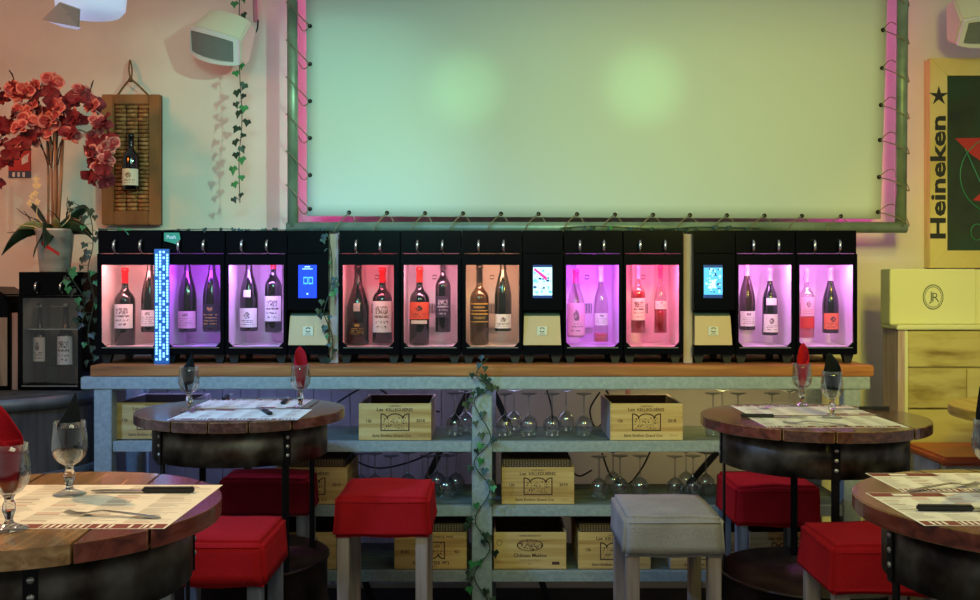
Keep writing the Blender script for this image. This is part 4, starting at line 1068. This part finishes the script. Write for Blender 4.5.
mb = MB().tube(catmull([P(258, 20, 4.8), P(257, 30, 4.79), P(252, 36, 4.78)], 5), .004, 7).tube([P(254.5, -10, 4.8), P(255.5, 22, 4.8)], .011, 8, 1)
tag(mb.build('speaker_cable', ['black_plastic', 'cable_pink'], loc=tuple(P(255, 20, 4.8))), 'black cable in a pink sleeve dropping to the left speaker', 'cable')

# ceiling spotlight at top left
LD = 3.7
t = thing('ceiling_spotlight', 'white rounded spotlight with pinkish flap at the top left corner', 'lamp', P(88, -10, LD))
m = MB(); prof = [(0, -.135), (.06, -.133), (.105, -.12), (.125, -.09), (.13, -.03), (.125, .08), (0, .085)]
m.lathe(prof, n=28); m.xf(Matrix.Translation(Vector((.01, 0, -.005))) @ Matrix.Diagonal((1.0, .8, .75, 1)))
m.build('housing', 'lamp_white', t)
p0 = P(88, -10, LD)
q = [P(60, 2, LD-.09)-p0, P(80, 9, LD-.13)-p0, P(79, 27, LD-.06)-p0, P(42, 20, LD-.01)-p0]
n_ = (q[1]-q[0]).cross(q[3]-q[0]).normalized()*.004
MB().add([v-n_ for v in q]+[v+n_ for v in q], [(0, 1, 2, 3), (7, 6, 5, 4), (0, 4, 5, 1), (1, 5, 6, 2), (2, 6, 7, 3), (3, 7, 4, 0)]).build('flap', 'lamp_flap', t, bevel=.002)
q = [P(47, 21, LD-.01)-p0, P(79, 27.5, LD-.06)-p0, P(76, 29.5, LD-.03)-p0, P(62, 27, LD-.0)-p0]
MB().add([v for v in q]+[v+Vector((0, .02, .004)) for v in q], [(3, 2, 1, 0), (4, 5, 6, 7), (0, 1, 5, 4), (1, 2, 6, 5), (2, 3, 7, 6), (3, 0, 4, 7)]).build('lower_flap', 'lamp_white', t)
MB().tube([(-.06, -.05, .02), (-.09, -.06, .1)], .012, 8).build('hinge', 'bar_iron', t)

# ------------------------------------------------------------------ ivy
def leaf(mb, p, s, n_dir, up, mi, fold=.25):
    n_dir = n_dir.normalized(); up = (up-n_dir*up.dot(n_dir)).normalized(); r_ = up.cross(n_dir)
    L_ = [(0, -.08), (.28, -.32), (.5, -.1), (.62, .18), (.36, .32), (.22, .55), (0, 1.0)]
    right = [p+r_*(a*s)+up*(-b_*s)-n_dir*(abs(a)*s*fold) for a, b_ in L_]; left = [p-r_*(a*s)+up*(-b_*s)-n_dir*(abs(a)*s*fold) for a, b_ in L_]
    c_ = p+up*(-.35*s)
    vs = right+left+[c_]; m_ = len(L_)
    fs = []
    for k in range(m_-1): fs.append((k, k+1, 2*m_)); fs.append((m_+k+1, m_+k, 2*m_))
    mb.add(vs, fs, mi, True)
def ivy(label, pts, D, n, s, seed, spread=7, bright=.25, group=None, pair=False, wob=.0, stemr=.0022):
    rr = random.Random(seed); path = catmull([P(a, b_, D if len(q) == 0 else q[0]) for a, b_, *q in pts], 6)
    t = thing('ivy_garland', label, 'ivy', tuple(path[0]), group=group)
    MB().tube(path, stemr, 5).build('stem', 'ivy_stem', t, world=True)
    mb = MB(); tot = len(path)-1
    for i in range(n):
        f = (i+rr.random()*.5)/n*tot; k = min(int(f), tot-1); p = path[k].lerp(path[k+1], f-k)
        sd = (-1 if i % 2 else 1) if pair else rr.choice((-1, 1))
        off = Vector((sd*rr.uniform(.4, 1)*spread*D/F, -rr.uniform(.004, .03), rr.uniform(-.4, .4)*spread*D/F))
        q = p+off; mb.tube([p, p.lerp(q, .5)+Vector((0, 0, .003)), q], .0012, 4, 2)
        leaf(mb, q, s*rr.uniform(.75, 1.15), Vector((rr.uniform(-.6, .6), -1, rr.uniform(-.1, .5))), Vector((rr.uniform(-.5, .5), 0, 1)), 1 if rr.random() < bright else 0)
    mb.build('leaves', ['leaf_dark', 'leaf_bright', 'ivy_stem'], t, world=True)
    return t
ivy('long ivy strand hanging free in front of the wall left of the screen', [(240, -20), (239, 30), (240, 80), (242, 120), (239, 160), (240, 203)], 4.72, 30, .034, 11, 5.5, .3, pair=True)
ivy('ivy garland lying along the top of the left dispensers', [(98, 229, 4.33), (150, 230.5, 4.33), (215, 229, 4.33), (265, 230, 4.33), (330, 229, 4.33)], 4.33, 18, .022, 12, 3, .15)
ivy('ivy garland trailing down left of the leftmost dispenser', [(78, 205, 4.35), (90, 215, 4.35), (93, 245, 4.33), (88, 270, 4.33), (94, 300, 4.33), (88, 335, 4.33), (95, 362, 4.33)], 4.33, 28, .028, 13, 8, .2)
ivy('ivy strand hanging in the gap right of the blue touchscreen unit', [(328, 236, 4.29), (332, 260, 4.32), (330, 290, 4.28), (324, 312, 4.26), (332, 335, 4.3), (332, 360, 4.3)], 4.28, 20, .028, 14, 6, .3)
ivy('ivy winding down the central rack post', [(488, 358, 4.15), (476, 375, 4.16), (490, 388, 4.17), (474, 402, 4.17), (491, 438, 4.17), (474, 462, 4.17), (490, 490, 4.17), (475, 520, 4.17), (490, 548, 4.17), (474, 575, 4.17), (488, 600, 4.17)], 4.17, 40, .029, 15, 8.5, .3)
ivy('short ivy strand tangled on the lower pipe of the screen frame', [(560, 228, 4.66), (600, 226, 4.66), (660, 229, 4.66), (700, 227, 4.66), (760, 228, 4.66)], 4.66, 14, .02, 16, 3, .1)
ivy('ivy strand curling by the small wine cooler door', [(66, 270, 4.36), (76, 285, 4.36), (84, 300, 4.36), (82, 325, 4.36)], 4.36, 12, .03, 17, 7, .4)

# ------------------------------------------------------------------ orchid
OD = 4.52; pz = zt+.0005
base = Vector((PX(55, OD), OD, pz))
t = thing('potted_orchid', 'tall artificial orchid with dusty red blossoms in a tin pot', 'potted plant', tuple(base))
ph = .195
MB().lathe([(0, 0), (.062, 0), (.065, .004), (.082, ph*.93), (.086, ph*.95), (.086, ph), (.080, ph), (.078, ph*.9), (0, ph*.88)], n=36).build('pot', 'pot_tin', t)
mb = MB()
for k in range(8):
    u0, u1 = k/8, (k+1)/8
    def pp(u, dz): a_ = -math.pi/2-.35+u*1.0; z_ = ph*.62-u*.05+dz; rd_ = .066+.018*z_/ph+.001; return (rd_*math.cos(a_), rd_*math.sin(a_), z_)
    mb.add([pp(u0, 0), pp(u1, 0), pp(u1, .016), pp(u0, .016)], [(0, 1, 2, 3)])
mb.build('red_tape', 'tape_red', t)
rr = random.Random(21)
for k, (dx, tx) in enumerate(((-18, -24), (-8, -12), (-2, -5), (3, 0), (9, 14), (14, 8))):
    a_ = Vector((dx*.0012, rr.uniform(-.03, .03), ph*.86)); b_ = Vector((tx*.0045*.6+.02, rr.uniform(-.05, .05), .62+rr.uniform(-.04, .08)))
    MB().tube([a_, a_.lerp(b_, .5)+Vector((.004, 0, 0)), b_], .0055, 8).build('cane', 'cane', t)
def wide_leaf(name, a_, d, L_, w_, droop, mat, seg=8):
    mb = MB(); d = Vector(d).normalized(); side = d.cross(Vector((0, 0, 1))).normalized(); side = (side*.55+Vector((0, 0, .83 if side.y < 0 else -.83))).normalized(); vs = []
    for k in range(seg+1):
        u = k/seg; p = Vector(a_)+d*(L_*u)+Vector((0, 0, L_*(.5*u-droop*u*u)))
        ww = w_*math.sin(math.pi*min(1, .12+u*.88))**.7
        for s_ in (-1, -.5, 0, .5, 1): vs.append(p+side*(ww*s_*.5)+Vector((0, 0, abs(s_)*ww*.18)))
    fs = [(k*5+j, k*5+j+1, (k+1)*5+j+1, (k+1)*5+j) for k in range(seg) for j in range(4)]
    o = mb.add(vs, fs, 0, True).build(name, mat, t); md = o.modifiers.new('s', 'SOLIDIFY'); md.thickness = .003
for d, L_, w_, dr, mat in (((-1, -.3, 0), .20, .075, 1.0, 'orchid_leaf'), ((1, -.2, 0), .17, .09, .55, 'orchid_leaf'), ((-.35, -1, 0), .11, .07, 1.5, 'orchid_leaf'), ((.8, .5, .5), .14, .09, .1, 'orchid_leaf'), ((-.8, .1, .6), .13, .08, .1, 'orchid_leaf'),
                          ((.5, -.8, .3), .11, .06, .4, 'orchid_leaf_pale'), ((-.9, -.6, .2), .14, .045, .6, 'orchid_leaf_pale'), ((.9, -.3, .1), .20, .055, .8, 'orchid_leaf'), ((.1, -1, .1), .12, .08, 1.2, 'orchid_leaf')):
    wide_leaf('leaf', (d[0]*.02, d[1]*.02, ph*.9), d, L_, w_, dr, mat)
for k in range(14):
    a0 = rr.uniform(0, 6.28); p = Vector((math.cos(a0)*.03, math.sin(a0)*.03, ph*.9)); pts_ = [p]
    dirv = Vector((math.cos(a0), math.sin(a0)*.5-.2, rr.uniform(.2, 1.2)))
    for j in range(5): dirv = (dirv+Vector((rr.uniform(-.5, .5), rr.uniform(-.3, .3), rr.uniform(-.4, .4)))).normalized(); p = p+dirv*.035; pts_.append(p)
    MB().tube(pts_, .0028, 5, rs=[.004, .0035, .003, .0025, .002, .0012]).build('root_twig', 'twig' if k % 3 else 'blossom_cream', t)
def cup_petal(mb, L_, w_, rot, mi, cup=.25, tilt=.25, mi2=None):
    vs = []; n1, n2 = 5, 6
    for j in range(n1+1):
        v = j/n1
        for i in range(n2+1):
            u = -1+2*i/n2; ww = w_*math.sin(math.pi*(.08+.86*v)**.85)*.5
            x_, y_ = u*ww, v*L_; z_ = cup*(u*u*ww)+tilt*v*L_-.35*v*v*L_
            vs.append(Matrix.Rotation(rot, 3, 'Z') @ Vector((x_, y_, z_)))
    o_ = len(mb.v); mb.v += vs
    for j in range(n1):
        for i in range(n2):
            mb.f.append([o_+j*(n2+1)+i, o_+j*(n2+1)+i+1, o_+(j+1)*(n2+1)+i+1, o_+(j+1)*(n2+1)+i]); mb.sm.append(True)
            mb.m.append(mi2 if (mi2 is not None and (j == n1-1 or i in (0, n2-1))) else mi)
def flower_mesh(mats):
    mb = MB()
    for a_, L_, w_ in ((0, .030, .022), (2.2, .030, .021), (-2.2, .030, .021)): cup_petal(mb, L_, w_, a_, 0, mi2=2)
    for a_ in (1.25, -1.25): cup_petal(mb, .034, .042, a_, 0, tilt=.35, mi2=2)
    for a_ in (2.7, -2.7): cup_petal(mb, .013, .010, a_, 1, tilt=1.2)
    cup_petal(mb, .016, .012, math.pi, 1, tilt=.9)
    return mb
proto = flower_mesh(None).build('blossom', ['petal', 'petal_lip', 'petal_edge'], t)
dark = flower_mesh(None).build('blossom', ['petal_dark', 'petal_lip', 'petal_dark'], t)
o0 = base
branches = [([(50, 165), (45, 120), (30, 98), (12, 90), (-8, 96)], 11), ([(52, 165), (54, 120), (52, 95), (44, 86), (30, 88)], 7), ([(58, 165), (66, 120), (76, 98), (88, 105), (103, 120), (110, 140), (112, 155)], 13),
            ([(56, 165), (62, 140), (80, 130), (98, 145), (104, 165), (104, 185)], 12), ([(48, 165), (35, 130), (15, 118), (2, 135), (-6, 160), (-4, 178)], 13), ([(52, 168), (40, 145), (28, 135), (15, 148), (8, 165)], 8), ([(56, 150), (60, 125), (70, 118), (80, 120)], 8), ([(54, 150), (50, 130), (55, 110), (66, 112)], 8), ([(90, 140), (96, 160), (96, 178)], 5)]
fp = [True, True]
for bi, (pts_, nf) in enumerate(branches):
    dd = OD-.03+rr.uniform(-.08, .06)
    path = catmull([P(a_, b_, dd-(.12*j/len(pts_) if j > 1 else 0)) for j, (a_, b_) in enumerate(pts_)], 6)
    MB().tube([p-o0 for p in path], .0028, 6).build('flower_stem', 'twig', t)
    for j in range(nf):
        f = (len(path)-1)*(.3+.7*j/(nf-1)); k = min(int(f), len(path)-2); p = path[k].lerp(path[k+1], f-k)
        p = p+Vector((rr.uniform(-.03, .03), rr.uniform(-.05, .01), rr.uniform(-.032, .03)))
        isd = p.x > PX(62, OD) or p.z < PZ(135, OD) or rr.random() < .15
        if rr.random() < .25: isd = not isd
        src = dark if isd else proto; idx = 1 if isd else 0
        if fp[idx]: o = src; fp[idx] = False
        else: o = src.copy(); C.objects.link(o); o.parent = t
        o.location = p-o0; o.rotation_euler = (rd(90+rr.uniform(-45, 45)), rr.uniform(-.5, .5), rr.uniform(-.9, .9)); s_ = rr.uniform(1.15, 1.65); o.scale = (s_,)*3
for p_ in (((90, 92), (92, 84), (93.5, 80)), ((14, 80), (12, 74), (9, 70))):
    MB().tube([P(a_, b_, OD-.1)-o0 for a_, b_ in p_], .004, 6, rs=[.002, .004, .002]).build('bud_tip', 'twig', t)
for k in range(7):
    p = P(32+rr.uniform(-4, 9), 186+rr.uniform(-8, 18), OD-.08)-o0; m2 = MB()
    for q in range(5): cup_petal(m2, .016, .014, q*1.257, 0)
    m2.xf(Matrix.Translation(p) @ Matrix.Rotation(rd(80), 4, 'X')); m2.build('small_blossom', 'blossom_cream', t)

# fire sign on the wall behind the orchid
t = thing('safety_sign', 'red wall sign with white flame and blue strip behind the orchid', 'sign', P(20, 178, WALL-.004))
x0, x1 = PX(9, WALL), PX(31, WALL)
MB().box(x0, x1, WALL-.006, WALL-.001, PZ(171, WALL), PZ(150, WALL)).build('red_panel', 'sign_red', t, world=True)
MB().box(x0, x1, WALL-.006, WALL-.001, PZ(178, WALL), PZ(171.2, WALL)).build('blue_panel', 'sign_blue', t, world=True)
m = MB()
for k in range(4):
    cx_ = PX(23+k*1.6, WALL); cz_ = PZ(160-k*.8, WALL)
    m.add([(cx_-.002, WALL-.0068, cz_-.025), (cx_+.006, WALL-.0068, cz_-.02), (cx_+.004, WALL-.0068, cz_), (cx_+.012, WALL-.0068, cz_+.025), (cx_-.004, WALL-.0068, cz_+.004)], [(0, 1, 2, 3, 4)])
for k in range(3): m.box(PX(13+k*5, WALL), PX(15.5+k*5, WALL), WALL-.0068, WALL-.006, PZ(177, WALL), PZ(172.5, WALL))
m.build('white_pictograms', 'sign_white', t, world=True)

# ------------------------------------------------------------------ gold framed sign at right
GD = 4.88
t = thing('framed_sign', 'gold framed advertising sign with dark lettering at the right edge', 'sign', P(1000, 268, GD))
X0, X1, ZA, ZC = PX(930, GD), PX(1090, GD), PZ(268, GD), PZ(58, GD); w_ = PX(947.5, GD)-X0; y0, y1 = GD, WALL-.001
fr = MB()
ia, ib, ic, idd = X0+w_, X1-w_, ZA+w_, ZC-w_
for poly in ([(X0, ZA), (X0, ZC), (ia, idd), (ia, ic)], [(X1, ZA), (ib, ic), (ib, idd), (X1, ZC)], [(X0, ZC), (X1, ZC), (ib, idd), (ia, idd)], [(X0, ZA), (ia, ic), (ib, ic), (X1, ZA)]): fr.prism_y(poly, y0, y1, 0)
fr.build('gold_frame', 'sign_gold', t, world=True, bevel=.002)
MB().box(ia, ib, GD+.012, y1, ic, idd).build('picture_panel', 'sign_art', t, world=True)
m = MB(); yl = GD-.0012
m.text('Heineken', X0+w_*.86, yl, PZ(240, GD), w_*1.2, 0, bold=.03, rot=math.pi/2, align='LEFT', sx=1.54)
sx_, sz_ = X0+w_*.5, PZ(96, GD); pts_ = []
for k in range(10):
    a_ = math.pi/2+k*math.pi/5; r_ = w_*.6 if k % 2 == 0 else w_*.2; pts_.append((sx_+math.cos(a_)*r_, yl, sz_+math.sin(a_)*r_))
m.build('lettering', 'sign_letter', t, world=True); m = MB()
for k in range(10): m.add([(sx_, yl, sz_), pts_[k], pts_[(k+1) % 10]], [(0, 1, 2)])
m.build('star', 'sign_letter', t, world=True)
m = MB(); ya = GD+.0105
m.prism_y([(PX(956, GD), PZ(138, GD)), (PX(1040, GD), PZ(136, GD)), (PX(998, GD), PZ(172, GD)), (PX(972, GD), PZ(154, GD))], ya, GD+.0118, 0)
m.tube([(PX(1000, GD)+.19*math.cos(k*.2+1.6), ya, PZ(175, GD)+.19*math.sin(k*.2+1.6)) for k in range(16)], .0025, 6, 1)
m.tube([(PX(966, GD), ya, PZ(148, GD)), (PX(985, GD), ya, PZ(190, GD)), (PX(985, GD), ya, PZ(222, GD))], .003, 6, 1)
m.tube([(PX(978, GD)+.03*math.cos(k*.5), ya, PZ(232, GD)+.04*math.sin(k*.5)) for k in range(13)], .002, 6, 1)
m.prism_y([(PX(974, GD), PZ(200, GD)), (PX(985, GD), PZ(190, GD)), (PX(990, GD), PZ(202, GD))], ya, GD+.0118, 0)
m.build('picture_figures', ['art_red', 'art_green'], t, world=True)

# ------------------------------------------------------------------ bench at right
BX = 1.79
t = thing('high_bench', 'high bench with yellow plank back and rust leather seat', 'bench', (BX+.5, 4.2, 0))
XR = 3.1; FD = 4.387; BD = 4.555
ztp = PZ(325, FD)
MB().box(BX, BX+.03, FD, BD, 0, ztp-.021).build('side_panel', 'bench_side', t, world=True)
MB().box(BX-.01, XR, FD-.015, BD+.005, ztp-.02, ztp).build('top_rail', 'box_cream', t, world=True, bevel=.004)
MB().box(BX+.0305, XR, FD+.012, FD+.03, .8, ztp-.021).build('back_board', 'bench_wood', t, world=True)
zz = ztp-.026
for k, hgt in enumerate((38, 41, 40)):
    z1_ = zz; z0_ = zz-hgt*FD/F+.008
    if k == 1:
        MB().box(BX+.045, BX+.30, FD, FD+.011, z0_, z1_).build('back_plank', 'bench_wood', t, world=True, bevel=.003)
        MB().box(BX+.303, XR, FD, FD+.011, z0_, z1_).build('back_plank', 'bench_wood', t, world=True, bevel=.003)
    else: MB().box(BX+.045, XR, FD, FD+.011, z0_, z1_).build('back_plank', 'bench_wood', t, world=True, bevel=.003)
    zz -= hgt*FD/F
MB().box(BX+.0305, BX+.044, FD, FD+.011, .85, ztp-.021).build('edge_batten', 'box_cream', t, world=True)
MB().box(BX+.02, XR, 3.99, FD-.002, .775, .812).build('seat_cushion', 'leather_rust', t, world=True, bevel=.012, seg=3)
MB().box(BX+.035, XR, 4.01, FD-.003, 0, .7745).build('seat_base', 'bench_base', t, world=True)
MB().box(BX+.02, BX+.034, 4.0, 4.03, 0, .7745).build('metal_leg', 'steel', t, world=True)
t2 = thing('cream_box', 'cream box with an oval monogram on top of the bench back', 'box', (BX+.3, 4.5, ztp+.0006))
za, zb_ = ztp+.0006, PZ(269, 4.45); yf = 4.45
MB().box(BX-.01, PX(976, 4.45), yf, 4.56, za, zb_).build('carton', 'box_cream', t2, world=True, bevel=.003)
m = MB(); cx_, cz_ = PX(933, yf), PZ(297, yf); n = 32
for s0, s1 in ((.92, 1), (.78, .83)):
    for k in range(n):
        a0, a1 = 2*math.pi*k/n, 2*math.pi*(k+1)/n; A, B_ = .046, .056
        m.add([(cx_+A*s0*math.cos(a0), yf-.0008, cz_+B_*s0*math.sin(a0)), (cx_+A*s0*math.cos(a1), yf-.0008, cz_+B_*s0*math.sin(a1)), (cx_+A*s1*math.cos(a1), yf-.0008, cz_+B_*s1*math.sin(a1)), (cx_+A*s1*math.cos(a0), yf-.0008, cz_+B_*s1*math.sin(a0))], [(0, 3, 2, 1)])
m.text('R', cx_+.010, yf-.0008, cz_-.022, .06, 0, bold=-.01); m.text('J', cx_-.008, yf-.001, cz_-.016, .06, 0, bold=-.01)
m.build('monogram', 'monogram', t2, world=True)
m = MB().box(PX(976.5, 4.45), PX(976.5, 4.45)+.4, 4.46, 4.56, za, zb_-.002)
tag(m.build('cream_box', 'box_cream', loc=(PX(1000, 4.45), 4.5, za), bevel=.003), 'plain cream box at the photo edge beside the monogrammed box', 'box')

# ------------------------------------------------------------------ cables behind the rack
def cable(label, pts, D=4.8):
    m = MB().tube(catmull([P(a_, b_, D) for a_, b_ in pts], 6), .0045, 6)
    tag(m.build('power_cable', 'black_plastic', loc=tuple(P(*pts[0], D))), label, 'cable', 'black cables behind the rack')
cable('black cable looping behind the rack beside the top right crate', [(600, 392), (590, 410), (597, 428), (612, 405), (606, 390)])
cable('black cable hanging behind the middle shelf over the linen stool', [(602, 453), (612, 478), (628, 484), (642, 468), (650, 452)])
cable('black cable crossing behind the top shelf left of the ivy post', [(335, 404), (370, 386), (400, 402), (440, 412)])
cable('black cable hanging between the two top shelf glass clusters', [(547, 390), (552, 410), (552, 430)])
cable('black cable drooping behind the middle shelf crate', [(565, 450), (572, 470), (580, 476), (592, 470)])
cable('black cable sagging behind the middle shelf above the red stool', [(345, 455), (375, 468), (410, 462), (440, 448)])

# ------------------------------------------------------------------ light
W = bpy.data.worlds.new('w'); S.world = W; W.use_nodes = True
W.node_tree.nodes['Background'].inputs[0].default_value = (.86, .90, .86, 1); W.node_tree.nodes['Background'].inputs[1].default_value = .26
def light(name, kind, loc, tgt, power, col, size=.1, angle=60, blend=.6, sy=None):
    l = bpy.data.lights.new(name, kind); l.energy = power; l.color = srgb(col)[:3]
    if kind == 'AREA': l.size = size; 
    if kind == 'AREA' and sy: l.shape = 'RECTANGLE'; l.size_y = sy
    if kind == 'SPOT': l.spot_size = rd(angle); l.spot_blend = blend; l.shadow_soft_size = size
    o = bpy.data.objects.new(name, l); C.objects.link(o); o.location = loc
    o.rotation_euler = (Vector(tgt)-Vector(loc)).to_track_quat('-Z', 'Y').to_euler(); return o
light('spot_table_warm', 'SPOT', (-2.0, 2.85, 2.75), (-.95, 2.05, 1.05), 120, 'ffc47e', .03, 38, .5)
light('spot_blue', 'SPOT', (-1.9, 2.7, 2.5), (-.6, 4.0, .8), 135, '78aeff', .06, 80, .8)
light('spot_orchid', 'SPOT', (-1.7, 2.6, 2.6), (-2.05, 4.5, 2.05), 22, 'ff9858', .04, 30, .8)
light('spot_wall_orange', 'SPOT', (-2.6, 2.4, 2.6), (-2.3, 4.95, 2.4), 95, 'ff8420', .2, 76, 1)
light('spot_ivy', 'SPOT', (.9, 1.6, 2.60), (-1.15, 4.95, 2.0), 200, 'a8f0d0', .03, 34, 1)
light('spot_screen_a', 'SPOT', (-.1, 2.9, 2.4), (PX(465, SDp), SDp, PZ(88, SDp)), 26, 'a0ffa8', .05, 14, 1)
light('spot_screen_b', 'SPOT', (.72, 2.9, 2.4), (PX(643, SDp), SDp, PZ(86, SDp)), 28, 'a0ffa8', .05, 15, 1)
light('spot_screen_green', 'SPOT', (-.7, 1.6, 2.5), (-.3, 4.7, 1.9), 110, '70e4d4', .25, 75, 1)
light('spot_right_yellow', 'SPOT', (1.3, 1.6, 2.5), (1.3, 4.7, 1.7), 150, 'ecec5c', .2, 80, 1)
light('area_top', 'AREA', (0, 1.2, 2.6), (0, 3.6, .8), 14, 'f0f4cc', 1.0)
light('spot_table_yellow', 'SPOT', (1.9, 2.9, 2.6), (1.15, 2.05, 1.05), 45, 'ffe860', .04, 42, .6)
light('spot_bench', 'SPOT', (1.5, 2.5, 2.6), (2.4, 4.3, 1.1), 50, 'ffe450', .05, 65, .8)
for nm, x_, col, pw in (('blue', -1.2, '8ca0f0', 1.3), ('lavender', -.1, 'b8b4e0', .8), ('amber', 1.0, 'f0dc90', 1.3)):
    light('rack_fill_'+nm, 'AREA', (x_, 4.6, 1.09), (x_, 4.75, .3), pw, col, .9, sy=.06)  # unseen fill lights added below the deck to brighten the lower wall

cam = bpy.data.cameras.new('cam'); co = bpy.data.objects.new('camera', cam); C.objects.link(co)
co.location = (0, 0, EYE); co.rotation_euler = (math.pi/2, 0, 0)
cam.sensor_fit = 'HORIZONTAL'; cam.sensor_width = 36; cam.lens = 36*F/980
cam.shift_y = -(300-HZ)/980
cam.clip_start = .05
S.camera = co
S.view_settings.view_transform = 'Standard'; S.view_settings.look = 'None'; S.view_settings.gamma = 1; S.view_settings.exposure = .3
S.view_settings.use_curve_mapping = False
S.cycles.max_bounces = 8; S.cycles.transparent_max_bounces = 16; S.cycles.caustics_reflective = False; S.cycles.caustics_refractive = False
S.cycles.use_denoising = True; S.cycles.sample_clamp_indirect = 4
